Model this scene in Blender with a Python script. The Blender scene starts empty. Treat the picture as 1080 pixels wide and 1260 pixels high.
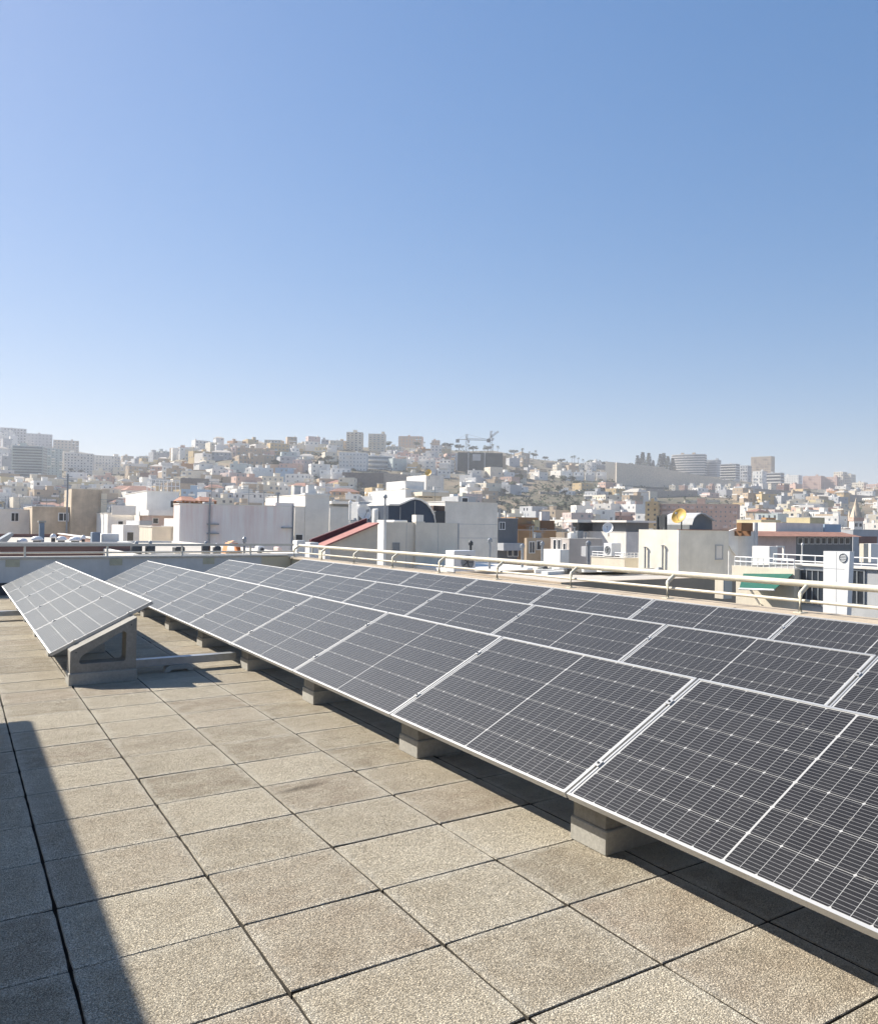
import bpy, math, random
import numpy as np
from mathutils import Vector, Matrix
random.seed(11)
scene = bpy.context.scene
rad = math.radians
# ------------------------------------------------------------------ camera, sky, sun, exposure
CAMZ = 1.6373
F_PX, PITCH, ROLL, YAW, PCX, PCY = 1028.6, .0184, .0133, .6369, 705.46, 630.26
_fw = np.array([math.sin(YAW)*math.cos(PITCH), math.cos(YAW)*math.cos(PITCH), math.sin(PITCH)])
_r0 = np.array([math.cos(YAW), -math.sin(YAW), 0.]); _u0 = np.cross(_r0, _fw)
_R = _r0*math.cos(ROLL)+_u0*math.sin(ROLL); _U = -_r0*math.sin(ROLL)+_u0*math.cos(ROLL)
cam_d = bpy.data.cameras.new('camera'); cam = bpy.data.objects.new('camera', cam_d)
scene.collection.objects.link(cam)
M4 = Matrix.Identity(4)
for i in range(3):
    M4[i][0] = _R[i]; M4[i][1] = _U[i]; M4[i][2] = -_fw[i]
M4[2][3] = CAMZ
cam.matrix_world = M4
cam_d.sensor_fit = 'VERTICAL'; cam_d.sensor_height = 24; cam_d.lens = F_PX/1260*24
cam_d.shift_x = -(PCX-540)/1260; cam_d.shift_y = (PCY-630)/1260
cam_d.clip_start = .05; cam_d.clip_end = 12000
scene.camera = cam
SUN_EL, SUN_AZ = rad(38.2), rad(-32.3)
world = bpy.data.worlds.new('World'); scene.world = world; world.use_nodes = True
wn = world.node_tree; bg = wn.nodes['Background']
sky = wn.nodes.new('ShaderNodeTexSky'); sky.sky_type = 'NISHITA'; sky.sun_disc = False
sky.sun_elevation = SUN_EL; sky.sun_rotation = SUN_AZ
sky.altitude = 30; sky.air_density = 1.0; sky.dust_density = .8; sky.ozone_density = 3.5
gm = wn.nodes.new('ShaderNodeGamma'); gm.inputs[1].default_value = .55
hs = wn.nodes.new('ShaderNodeHueSaturation'); hs.inputs['Saturation'].default_value = 1.78
wn.links.new(sky.outputs[0], gm.inputs[0]); wn.links.new(gm.outputs[0], hs.inputs['Color'])
tn = wn.nodes.new('ShaderNodeMix'); tn.data_type = 'RGBA'; tn.blend_type = 'MULTIPLY'; tn.inputs[0].default_value = 1; tn.inputs[7].default_value = (.98, 1.0, 1.12, 1)
wn.links.new(hs.outputs[0], tn.inputs[6]); wn.links.new(tn.outputs[2], bg.inputs[0]); bg.inputs[1].default_value = .134
sun_d = bpy.data.lights.new('sun', 'SUN'); sun = bpy.data.objects.new('sun', sun_d)
scene.collection.objects.link(sun)
sun_d.energy = 5.0; sun_d.angle = rad(.5); sun_d.color = (1, .93, .82)
_sd = Vector((math.sin(SUN_AZ)*math.cos(SUN_EL), math.cos(SUN_AZ)*math.cos(SUN_EL), math.sin(SUN_EL)))
sun.rotation_euler = _sd.to_track_quat('Z', 'Y').to_euler(); sun.location = (0, 0, 30)
scene.view_settings.view_transform = 'Standard'; scene.view_settings.look = 'None'
scene.view_settings.gamma = 1; scene.view_settings.exposure = 0.92
HAZE = .00034
scene.view_settings.use_curve_mapping = False
scene.render.engine = 'CYCLES'

# ------------------------------------------------------------------ helpers
def ray(px, py): return _fw+_R*(px-PCX)/F_PX-_U*(py-PCY)/F_PX
_C = np.array([0, 0, CAMZ])
def onZ(px, py, z=0.):
    d = ray(px, py); return _C+d*((z-CAMZ)/d[2])
def onX(px, py, X):
    d = ray(px, py); return _C+d*(X/d[0])
def onY(px, py, Y):
    d = ray(px, py); return _C+d*(Y/d[1])
def to_px(p):
    d = np.array(p, float)-_C; z = d@_fw
    return PCX+F_PX*(d@_R)/z, PCY-F_PX*(d@_U)/z, z

COL = scene.collection
def props(o, label=None, cat=None, group=None, kind=None):
    if label: o['label'] = label
    if cat: o['category'] = cat
    if group: o['group'] = group
    if kind: o['kind'] = kind
    return o
def empty(name, loc, label=None, cat=None, group=None):
    o = bpy.data.objects.new(name, None); COL.objects.link(o); o.location = loc
    o.empty_display_size = .1
    return props(o, label, cat, group)
def link(name, me, parent=None, loc=None):
    o = bpy.data.objects.new(name, me); COL.objects.link(o)
    if parent: o.parent = parent
    if loc is not None: o.location = loc
    return o

class MB:
    """collects shapes; build() links them as one mesh object"""
    def __init__(s): s.v = []; s.f = []; s.m = []; s.smooth = []
    def add(s, vs, fs, mi=0, sm=False):
        b = len(s.v); s.v += [tuple(map(float, p)) for p in vs]
        for f in fs: s.f.append([b+i for i in f]); s.m.append(mi); s.smooth.append(sm)
    def box(s, x0, x1, y0, y1, z0, z1, mi=0, top=True):
        s.add([(x0,y0,z0),(x1,y0,z0),(x1,y1,z0),(x0,y1,z0),(x0,y0,z1),(x1,y0,z1),(x1,y1,z1),(x0,y1,z1)],
              [(3,2,1,0),(4,5,6,7),(0,1,5,4),(1,2,6,5),(2,3,7,6),(3,0,4,7)], mi)
    def bev(s, x0, x1, y0, y1, z0, z1, c, mi=0):
        """box whose vertical and top edges are chamfered"""
        def ring(i, z): return [(x0+i+c,y0+i,z),(x1-i-c,y0+i,z),(x1-i,y0+i+c,z),(x1-i,y1-i-c,z),(x1-i-c,y1-i,z),(x0+i+c,y1-i,z),(x0+i,y1-i-c,z),(x0+i,y0+i+c,z)]
        vs = ring(0, z0)+ring(0, z1-c)+ring(c, z1)
        fs = [tuple(range(7, -1, -1)), tuple(range(16, 24))]
        for k in (0, 8):
            for i in range(8): fs.append((k+i, k+(i+1) % 8, k+8+(i+1) % 8, k+8+i))
        s.add(vs, fs, mi)
    def prismY(s, poly, y0, y1, mi=0, sm=False):
        """poly of (x,z), counter-clockwise seen from -Y"""
        n = len(poly)
        vs = [(x, y0, z) for x, z in poly]+[(x, y1, z) for x, z in poly]
        fs = [tuple(range(n)), tuple(range(2*n-1, n-1, -1))]
        s.add(vs, fs, mi)
        s.add(vs, [((i+1) % n, i, n+i, n+(i+1) % n) for i in range(n)], mi, sm)
    def prismZ(s, poly, z0, z1, mi=0, sm=False):
        n = len(poly)
        vs = [(x, y, z0) for x, y in poly]+[(x, y, z1) for x, y in poly]
        s.add(vs, [tuple(range(n-1, -1, -1)), tuple(range(n, 2*n))], mi)
        s.add(vs, [(i, (i+1) % n, n+(i+1) % n, n+i) for i in range(n)], mi, sm)
    def tube(s, pts, r, n=10, mi=0, r1=None, caps=True):
        pts = [Vector(p) for p in pts]; k = len(pts); vs = []; fs = []
        for i, p in enumerate(pts):
            d = (pts[min(i+1, k-1)]-pts[max(i-1, 0)]).normalized()
            a = d.cross(Vector((0, 0, 1)))
            if a.length < 1e-3: a = d.cross(Vector((1, 0, 0)))
            a.normalize(); b = d.cross(a)
            rr = r if r1 is None else r+(r1-r)*i/max(k-1, 1)
            for j in range(n):
                t = 2*math.pi*j/n; vs.append(p+a*math.cos(t)*rr+b*math.sin(t)*rr)
        for i in range(k-1):
            for j in range(n): fs.append((i*n+j, i*n+(j+1) % n, (i+1)*n+(j+1) % n, (i+1)*n+j))
        s.add(vs, fs, mi, True)
        if caps: s.add(vs, [tuple(range(n)), tuple(range(k*n-1, (k-1)*n-1, -1))], mi)
    def lathe(s, prof, c, n=16, mi=0, axis=None):
        """prof list of (r,h) along axis from c"""
        ax = Vector(axis or (0, 0, 1)).normalized(); a = ax.orthogonal().normalized(); b = ax.cross(a); c = Vector(c)
        vs = []; fs = []
        for r, h in prof:
            for j in range(n):
                t = 2*math.pi*j/n; vs.append(c+ax*h+a*math.cos(t)*r+b*math.sin(t)*r)
        for i in range(len(prof)-1):
            for j in range(n): fs.append((i*n+j, i*n+(j+1) % n, (i+1)*n+(j+1) % n, (i+1)*n+j))
        s.add(vs, fs, mi, True)
        s.add(vs, [tuple(range(n-1, -1, -1)), tuple(range(len(prof)*n-n, len(prof)*n))], mi)
    def mesh(s, name, mats, off=(0, 0, 0)):
        me = bpy.data.meshes.new(name)
        v = np.array(s.v)-np.array(off)
        me.from_pydata(v.tolist(), [], s.f)
        for m in (mats if isinstance(mats, (list, tuple)) else [mats]): me.materials.append(m)
        me.polygons.foreach_set('material_index', s.m); me.polygons.foreach_set('use_smooth', s.smooth)
        me.update(); return me
    def build(s, name, mats, parent=None, off=(0, 0, 0), loc=None, **kw):
        o = link(name, s.mesh(name, mats, off), parent, loc)
        return props(o, **kw)

def lin(c): return tuple((x/255/12.92 if x/255 <= .04045 else ((x/255+.055)/1.055)**2.4) for x in c)
MATS = {}
class NT:
    def __init__(s, name):
        s.mat = bpy.data.materials.new(name); s.mat.use_nodes = True; s.t = s.mat.node_tree
        s.b = s.t.nodes['Principled BSDF']
    def n(s, ty, **kw):
        x = s.t.nodes.new(ty)
        for k, v in kw.items(): setattr(x, k, v)
        return x
    def l(s, a, b): s.t.links.new(a, b)
    def val(s, node, i, v): node.inputs[i].default_value = v; return node
    def math(s, op, a, b=None, c=None, clamp=False):
        x = s.n('ShaderNodeMath', operation=op, use_clamp=clamp)
        for i, q in enumerate((a, b, c)):
            if q is None: continue
            if isinstance(q, (int, float)): x.inputs[i].default_value = q
            else: s.l(q, x.inputs[i])
        return x.outputs[0]
    def mix(s, fac, a, b, blend='MIX'):
        x = s.n('ShaderNodeMix', data_type='RGBA', blend_type=blend)
        for i, q in ((0, fac), (6, a), (7, b)):
            if isinstance(q, (int, float)): x.inputs[i].default_value = q
            elif isinstance(q, tuple): x.inputs[i].default_value = (*q[:3], 1)
            else: s.l(q, x.inputs[i])
        return x.outputs[2]
    def noise(s, scale, detail=4, rough=.6, vec=None, out=0):
        x = s.n('ShaderNodeTexNoise'); x.inputs['Scale'].default_value = scale
        x.inputs['Detail'].default_value = detail; x.inputs['Roughness'].default_value = rough
        if vec is not None: s.l(vec, x.inputs['Vector'])
        return x.outputs[out]
    def ramp(s, fac, stops):
        x = s.n('ShaderNodeValToRGB'); e = x.color_ramp.elements
        while len(e) < len(stops): e.new(.5)
        for q, (p, c) in zip(e, stops):
            q.position = p; q.color = (c, c, c, 1) if isinstance(c, (int, float)) else (*c, 1)
        s.l(fac, x.inputs[0]); return x.outputs[0]
    def geo(s): return s.n('ShaderNodeNewGeometry').outputs['Position']
    def obj(s): return s.n('ShaderNodeTexCoord').outputs['Object']
    def bump(s, h, strength, dist):
        x = s.n('ShaderNodeBump'); x.inputs['Strength'].default_value = strength
        x.inputs['Distance'].default_value = dist; s.l(h, x.inputs['Height'])
        s.l(x.outputs[0], s.b.inputs['Normal'])
    def base(s, c):
        if isinstance(c, tuple): s.b.inputs['Base Color'].default_value = (*c, 1)
        else: s.l(c, s.b.inputs['Base Color'])
    def rough(s, v): s.b.inputs['Roughness'].default_value = v
def simple(name, col, rough=.7, metal=0., var=.12, scale=6., streak=0.):
    """painted or plain surface with blotches and fine wear"""
    if name in MATS: return MATS[name]
    m = NT(name); p = m.geo()
    n = m.noise(scale, 5, .65, p)
    dark = tuple(c*(1-var*1.6) for c in col); lite = tuple(min(1, c*(1+var*.6)) for c in col)
    c = m.mix(m.ramp(n, [(.3, 0.), (.7, 1.)]), dark, lite)
    if streak:
        mp = m.n('ShaderNodeMapping'); m.l(p, mp.inputs[0]); mp.inputs['Scale'].default_value = (1.7, 1.7, .12)
        st = m.ramp(m.noise(1.3, 6, .7, mp.outputs[0]), [(.48, 0.), (.72, 1.)])
        c = m.mix(m.math('MULTIPLY', st, streak), c, tuple(x*.62 for x in col))
    m.base(c); m.rough(rough); m.b.inputs['Metallic'].default_value = metal
    MATS[name] = m.mat; return m.mat
# ------------------------------------------------------------------ foreground materials
def mat_tile():
    m = NT('porous_concrete_tile'); p = m.geo()
    # one random value for each 60 cm tile
    mp = m.n('ShaderNodeVectorMath', operation='SUBTRACT'); m.l(p, mp.inputs[0]); mp.inputs[1].default_value = (.3762, 7.7444, 0)
    sc = m.n('ShaderNodeVectorMath', operation='SCALE'); m.l(mp.outputs[0], sc.inputs[0]); sc.inputs['Scale'].default_value = 1/.6
    fl = m.n('ShaderNodeVectorMath', operation='FLOOR'); m.l(sc.outputs[0], fl.inputs[0])
    sx = m.n('ShaderNodeSeparateXYZ'); m.l(fl.outputs[0], sx.inputs[0])
    cx = m.n('ShaderNodeCombineXYZ'); m.l(sx.outputs[0], cx.inputs[0]); m.l(sx.outputs[1], cx.inputs[1])
    wn_ = m.n('ShaderNodeTexWhiteNoise', noise_dimensions='2D'); m.l(cx.outputs[0], wn_.inputs['Vector'])
    big = m.noise(1.1, 4, .6, p); mid = m.noise(5.5, 5, .7, p); warp = m.noise(70, 3, .6, p, 1)
    wp = m.n('ShaderNodeVectorMath', operation='MULTIPLY_ADD'); m.l(warp, wp.inputs[0]); wp.inputs[1].default_value = (.012,)*3; m.l(p, wp.inputs[2])
    vor = m.n('ShaderNodeTexVoronoi', feature='F1'); vor.inputs['Scale'].default_value = 125; m.l(wp.outputs[0], vor.inputs['Vector'])
    ridge = m.noise(120, 3, .6, wp.outputs[0])
    worm = m.math('ABSOLUTE', m.math('SUBTRACT', ridge, .5))
    grain = m.math('ADD', m.math('MULTIPLY', m.ramp(worm, [(.0, 0.), (.05, 1.)]), .65), m.math('MULTIPLY', m.ramp(vor.outputs['Distance'], [(.15, 1.), (.75, 0.)]), .35))
    base = m.mix(wn_.outputs['Value'], (.37, .315, .235), (.66, .59, .455))
    base = m.mix(m.math('MULTIPLY', wn_.outputs['Color'], .0) if False else m.ramp(m.math('FRACT', m.math('MULTIPLY', wn_.outputs['Value'], 7.3)), [(.55, 0.), (1., .6)]), base, (.41, .32, .245))
    base = m.mix(m.ramp(big, [(.35, 0.), (.7, .75)]), base, (.43, .365, .27))
    base = m.mix(m.ramp(mid, [(.38, 0.), (.68, .55)]), base, (.66, .60, .475))
    # pale rubbed rims round some of the tiles
    fr = m.n('ShaderNodeVectorMath', operation='FRACTION'); m.l(sc.outputs[0], fr.inputs[0])
    fs = m.n('ShaderNodeSeparateXYZ'); m.l(fr.outputs[0], fs.inputs[0])
    ed = lambda o: m.math('ABSOLUTE', m.math('SUBTRACT', o, .5))
    em = m.math('MAXIMUM', ed(fs.outputs[0]), ed(fs.outputs[1]))
    em0 = m.math('ADD', em, m.math('MULTIPLY', m.math('SUBTRACT', m.noise(38, 4, .7, p), .5), .014))
    em = m.math('ADD', em, m.math('MULTIPLY', m.math('SUBTRACT', mid, .5), .16))
    base = m.mix(m.math('MULTIPLY', m.ramp(em, [(.40, 0.), (.50, 1.)]), .5), base, (.70, .655, .55))
    # scattered dirt patches
    base = m.mix(m.ramp(m.noise(2.3, 6, .72, p), [(.58, 0.), (.74, .55)]), base, (.25, .21, .15))
    col = m.mix(m.ramp(grain, [(.0, .82), (.58, 0.)]), base, (.10, .082, .058))
    A_, B_ = onZ(338, 977.5), onZ(402, 962.5); ang_ = math.atan2(B_[1]-A_[1], B_[0]-A_[0]); ln_ = math.hypot(B_[1]-A_[1], B_[0]-A_[0])
    mp2 = m.n('ShaderNodeMapping', vector_type='TEXTURE'); m.l(p, mp2.inputs[0])
    mp2.inputs['Location'].default_value = (*((A_+B_)/2)[:2], 0); mp2.inputs['Rotation'].default_value = (0, 0, ang_); mp2.inputs['Scale'].default_value = (ln_*.6, .055, 1)
    le = m.n('ShaderNodeVectorMath', operation='LENGTH'); m.l(mp2.outputs[0], le.inputs[0])
    sm = m.ramp(m.math('ADD', le.outputs['Value'], m.math('MULTIPLY', m.math('SUBTRACT', m.noise(14, 4, .7, p), .5), .9)), [(.35, .6), (1., 0.)])
    col = m.mix(sm, col, (.09, .075, .055))
    col = m.mix(m.ramp(em0, [(.487, 0.), (.496, .48)]), col, (.085, .072, .052))
    m.base(col); m.rough(.95); m.b.inputs['Specular IOR Level'].default_value = .2
    h = m.math('ADD', grain, m.math('MULTIPLY', mid, .8)); m.bump(h, 1.0, .009)
    return m.mat
M_TILE = mat_tile()
M_DECK = simple('bedding_layer', (.05, .046, .04), .95)
def mat_cell():
    m = NT('monocrystalline_cell'); uv = m.n('ShaderNodeUVMap').outputs[0]
    s = m.n('ShaderNodeSeparateXYZ'); m.l(uv, s.inputs[0])
    fr = m.math('FRACT', m.math('MULTIPLY', s.outputs[1], 9.0))
    bus = m.math('LESS_THAN', m.math('ABSOLUTE', m.math('SUBTRACT', fr, .5)), .052)
    p = m.geo()
    mott = m.noise(240, 3, .7, p)
    c = m.mix(m.ramp(mott, [(.3, 0.), (.7, 1.)]), (.0045, .0045, .006), (.019, .018, .020))
    dust = m.ramp(m.noise(3.5, 6, .7, p), [(.3, .35), (.75, 1.)])
    c = m.mix(m.math('MULTIPLY', dust, .019), c, (.40, .37, .33))
    oi = m.n('ShaderNodeObjectInfo').outputs['Random']; c = m.mix(m.math('MULTIPLY', oi, .012), c, (.5, .48, .46))
    spots = m.ramp(m.noise(22, 2, .5, p), [(.71, 0.), (.74, 1.)]); c = m.mix(m.math('MULTIPLY', spots, .10), c, (.5, .48, .42))
    c = m.mix(m.math('MULTIPLY', bus, .42), c, (.5, .5, .5))
    m.base(c); m.rough(.45); m.b.inputs['Specular IOR Level'].default_value = .15
    m.b.inputs['Coat Weight'].default_value = .32; m.b.inputs['Coat Roughness'].default_value = .26; m.b.inputs['Coat IOR'].default_value = 1.45
    m.b.inputs['Sheen Weight'].default_value = 1.0; m.b.inputs['Sheen Roughness'].default_value = .27; m.b.inputs['Sheen Tint'].default_value = (1, .95, .80, 1)
    return m.mat
M_CELL = mat_cell()
def mat_backsheet():
    m = NT('white_backsheet'); m.base((.44, .44, .43)); m.rough(.5)
    m.b.inputs['Coat Weight'].default_value = .32; m.b.inputs['Coat Roughness'].default_value = .26; m.b.inputs['Coat IOR'].default_value = 1.45
    return m.mat
M_BACK = mat_backsheet()
M_ALU = simple('anodised_aluminium', (.54, .54, .53), .42, .55, .05, 9)
M_STEEL = simple('galvanised_steel', (.42, .44, .46), .45, .7, .12, 14)
M_BOLT = simple('dark_bolt', (.12, .12, .12), .4, .8)
def mat_conc(name, col, b=.6):
    m = NT(name); p = m.geo()
    n1 = m.noise(3.2, 6, .65, p); n2 = m.noise(45, 4, .7, p)
    c = m.mix(m.ramp(n1, [(.3, 0.), (.7, 1.)]), tuple(x*.78 for x in col), tuple(x*1.1 for x in col))
    c = m.mix(m.ramp(n2, [(.42, .35), (.6, 0.)]), c, tuple(x*.55 for x in col))
    m.base(c); m.rough(.9); m.bump(n2, b, .004); return m.mat
M_CONC = mat_conc('cast_concrete', (.33, .315, .28))
M_CONC2 = mat_conc('pale_cast_concrete', (.44, .425, .38))

# ------------------------------------------------------------------ paved roof
X0, Y0, T = .3762, 7.7444, .6
DX0, DX1, DY0, DY1 = -7.4, 7.02, -5.4, 21.93
deck = MB(); deck.box(DX0-.2, DX1+.5, DY0, DY1+.4, -22.5, -.043)
DECK = deck.build('roof_deck', M_DECK, kind='structure')
def tile_mesh(seed, hs=.2962):
    rg = random.Random(seed); n = 7; out = []
    sides = [((-1,-1),(1,-1)), ((1,-1),(1,1)), ((1,1),(-1,1)), ((-1,1),(-1,-1))]
    for a, b in sides:
        for i in range(n):
            t = i/n; x = a[0]+(b[0]-a[0])*t; y = a[1]+(b[1]-a[1])*t
            j = rg.gauss(0, .0011) if i else rg.uniform(.001, .006)
            out.append((x*(hs-abs(j)), y*(hs-abs(j))))
    mb = MB(); N = len(out)
    low = [(x, y, -.04) for x, y in out]; up = [(x, y, -.004+rg.uniform(-.002, .001)) for x, y in out]
    top = [(x*.990, y*.990, 0) for x, y in out]
    mb.add(low+up+top, [(i, (i+1) % N, N+(i+1) % N, N+i) for i in range(N)], 1)
    mb.add(low+up+top, [(N+i, N+(i+1) % N, 2*N+(i+1) % N, 2*N+i) for i in range(N)]+[tuple(range(2*N, 3*N))])
    return mb
M_JOINT = simple('joint_dirt', (.06, .052, .04), .95)
TM = [tile_mesh(s) for s in range(9)]; TME = [t.mesh('tile', [M_TILE, M_JOINT]) for t in TM]
tiles = []
i0, i1 = math.floor((DX0-X0)/T), math.ceil((DX1-X0)/T); j0, j1 = math.floor((DY0-Y0)/T), math.ceil((DY1-Y0)/T)
for i in range(i0, i1):
    for j in range(j0, j1):
        cx, cy = X0+(i+.5)*T, Y0+(j+.5)*T
        a, b, z = to_px((cx, cy, 0))
        vis = z > .6 and -60 < a < 1130 and b < 1330 and not (cx > 3.5 or (cx > 2.9 and cy > 8))
        tiles.append((z if vis else 999+random.random(), cx, cy))
tiles.sort(); rest = MB()
for k, (z, cx, cy) in enumerate(tiles):
    rt = random.Random(k*7+1); v = rt.randrange(9); rz = rt.choice((0, 1, 2, 3))*math.pi/2+rt.gauss(0, .0024)
    tx, ty, dz = rt.gauss(0, .0018), rt.gauss(0, .0018), rt.gauss(0, .0008)
    px, py = cx+rt.gauss(0, .0009), cy+rt.gauss(0, .0009)
    if k < 300 and z < 900:
        o = link('tile', TME[v], DECK, (px, py, dz)); o.rotation_euler = (tx, ty, rz)
    else:
        mtx = Matrix.Translation((px, py, dz)) @ Matrix.Rotation(rz, 4, 'Z') @ Matrix.Rotation(tx, 4, 'X')
        vv = [mtx @ Vector(p) for p in TM[v].v]; bb = len(rest.v); rest.v += [tuple(q) for q in vv]; rest.f += [[bb+i for i in f] for f in TM[v].f]; rest.m += TM[v].m; rest.smooth += TM[v].smooth
rest.build('tile', [M_TILE, M_JOINT], DECK, kind='stuff')

# ------------------------------------------------------------------ solar panels
TILT = rad(27.84); PL, PW, PITCHY = 2.094, 1.046, 2.112
XL, ZL, ROWP = 2.4988, .3011, 1.6893
CU, CV = .0845, .169           # cell pitch along the length and up the slope
def cell_poly(du, dv, c=.0065, flip=False):
    p = [(-du, -dv), (du, -dv), (du, dv), (-du, dv)]
    if flip: return [(-du+c, -dv), (du, -dv), (du, dv), (-du+c, dv), (-du, dv-c), (-du, -dv+c)]
    return [(-du, -dv), (du-c, -dv), (du, -dv+c), (du, dv-c), (du-c, dv), (-du, dv)]
def cell_mesh(places, name):
    """places: (u, v, flip) in panel coordinates; local x = slope, y = length"""
    vs, fs, uv = [], [], []
    du, dv = CU/2-.0016, CV/2-.0013
    for u, v, fl in places:
        P = cell_poly(du, dv, flip=fl); b = len(vs); n = len(P)
        for h in (-.0042, -.0034):
            for (a, c) in P: vs.append((v+c, u+a, h))
        P2 = P+P
        ring = list(range(b+n, b+2*n)); fs.append(ring[::-1]); uv += [(.5+P2[q-b][0]/(2*du), .5+P2[q-b][1]/(2*dv)) for q in fs[-1]]
        for i in range(n):
            q = [b+(i+1) % n, b+i, b+n+i, b+n+(i+1) % n]; fs.append(q); uv += [(.02, .02)]*4
    me = bpy.data.meshes.new(name); me.from_pydata(vs, [], fs); me.materials.append(M_CELL)
    l = me.uv_layers.new(name='UVMap'); l.data.foreach_set('uv', np.array(uv, 'f').ravel()); me.update(); return me
def cell_places():
    r = []
    for a in range(24):
        u = (a-11.5)*CU+(.0045 if a >= 12 else -.0045)
        for b in range(6): r.append((u, .016+(b+.5)*CV, a % 2 == 0))
    return r
CELLS = cell_places()
ME_ALLCELLS = cell_mesh(CELLS, 'cell_grid')
ME_CELL = [cell_mesh([(0, 0, f)], 'cell') for f in (False, True)]
def panel_meshes():
    L = PL/2; f = MB()
    f.box(0, .0125, -L, L, -.035, 0); f.box(PW-.0125, PW, -L, L, -.035, 0)
    f.box(.0125, PW-.0125, -L, -L+.0125, -.0351, -.0002); f.box(.0125, PW-.0125, L-.0125, L, -.0351, -.0002)
    b = MB(); b.box(.0125, PW-.0125, -L+.0125, L-.0125, -.009, -.0040)
    j = MB(); j.bev(.47, .57, -.05, .05, -.030, -.0095, .004)
    c = MB(); c.box(-.02, .02, -.017, .017, -.004, .004); c.tube([(0, 0, .004), (0, 0, .010)], .007, 8, 1)
    return f.mesh('frame', M_ALU), b.mesh('backsheet', M_BACK), j.mesh('junction_box', M_BOLT), c.mesh('clamp', [M_ALU, M_BOLT])
ME_FRAME, ME_BACK, ME_JBOX, ME_CLAMP = panel_meshes()
ORD = ['first','second','third','fourth','fifth','sixth','seventh','eighth','ninth','tenth','eleventh','twelfth']
def panel(x, yc, label, single, clamp_near=True):
    t = empty('photovoltaic_module', (x, yc, ZL), label, 'solar panel', 'solar panels on the roof')
    t.rotation_euler = (0, -TILT, 0)
    link('frame', ME_FRAME, t); link('backsheet', ME_BACK, t); link('junction_box', ME_JBOX, t)
    if single:
        for u, v, fl in CELLS: link('cell', ME_CELL[fl], t, (v, u, 0))
    else: props(link('cells', ME_ALLCELLS, t), kind='stuff')
    for v in (.24, .80): link('clamp', ME_CLAMP, t, (v, -PITCHY/2, .0035))
    return t
def support_mesh():
    """local origin on the floor below the panel joint at the low edge; +x up the slope, y across the joint"""
    under = lambda x: ZL+x*math.tan(TILT)-.036/math.cos(TILT)
    base = MB(); base.bev(.145, .752, -.152, .152, .003, .122, .006)
    xa, xb, zb = .155, .742, .124
    # triangular body with a rounded opening: bridge outer and inner outlines
    outer = [(xa, zb), (xb, zb), (xb, under(xb)), (xb-.03, under(xb-.03)), (xa+.02, under(xa+.02)), (xa, under(xa)-.004)]
    inner = []
    def arc(cx, cz, r, a0, a1, n=6):
        return [(cx+r*math.cos(rad(a0+(a1-a0)*i/n)), cz+r*math.sin(rad(a0+(a1-a0)*i/n))) for i in range(n+1)]
    zi = .21; xi0, xi1 = xa+.077, xb-.092; zt_ = under(xi1)-.10
    inner += arc(xi0+.03, zi+.03, .03, 180, 270) + arc(xi1-.028, zi+.026, .026, 270, 360) + arc(xi1-.03, zt_-.02, .03, 0, 90+math.degrees(TILT))
    inner += [(xi0+.05, under(xi0+.05)-.10), (xi0+.018, under(xi0+.018)-.108)]
    # resample both outlines by angle about a centre and bridge
    cen = ((xa+xb)/2+.04, zb+.19)
    def hit(poly, a):
        dx, dz = math.cos(a), math.sin(a); best = None
        for (x1, z1), (x2, z2) in zip(poly, poly[1:]+poly[:1]):
            ex, ez = x2-x1, z2-z1; den = dx*ez-dz*ex
            if abs(den) < 1e-9: continue
            t = ((x1-cen[0])*ez-(z1-cen[1])*ex)/den; s_ = ((x1-cen[0])*dz-(z1-cen[1])*dx)/den
            if t > 0 and -1e-6 <= s_ <= 1+1e-6 and (best is None or t < best): best = t
        return (cen[0]+dx*best, cen[1]+dz*best)
    angs = sorted(set([round(math.atan2(z-cen[1], x-cen[0]), 5) for x, z in outer+inner]))
    O = [hit(outer, a) for a in angs]; I = [hit(inner, a) for a in angs]; n = len(angs)
    body = MB(); y0, y1 = -.135, .135
    vs = [(x, y, z) for y in (y0, y1) for P in (O, I) for x, z in P]
    fs = []
    for i in range(n):
        k = (i+1) % n
        fs += [(i, k, n+k, n+i), (2*n+k, 2*n+i, 3*n+i, 3*n+k), (k, i, 2*n+i, 2*n+k), (n+i, n+k, 3*n+k, 3*n+i)]
    body.add(vs, fs)
    hole = MB()
    for (x, z) in ((xa+.05, under(xa+.05)-.04), (xb-.05, under(xb-.05)-.05)):
        hole.tube([(x, -.1365, z), (x, -.128, z)], .008, 8); hole.tube([(x, .128, z), (x, .1365, z)], .008, 8)
    return base.mesh('base_block', M_CONC2), body.mesh('triangular_block', M_CONC), hole.mesh('anchor_hole', M_BOLT)
ME_SUP = support_mesh()
def support(x, y, label):
    t = empty('concrete_support', (x, y, 0), label, 'support', 'concrete supports under the solar panels')
    for nm, me in zip(('base_block', 'triangular_block', 'anchor_hole'), ME_SUP): link(nm, me, t)
    return t
rows = [  # x of the low edge, first joint, panels before it, panels after it, name, joints of the panels with single cells
    (.797, 9.90, 0, 5, 'short row with open concrete end', ()),
    (XL, 3.4162, 2, 8, 'long row beside the bare paving', (-1, 0, 1, 2)),
    (XL+ROWP, 3.3845, 2, 8, 'row between two long rows', (-1, 0)),
    (XL+2*ROWP, 5.4182, 3, 7, 'row along the side railing', ())]
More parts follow.
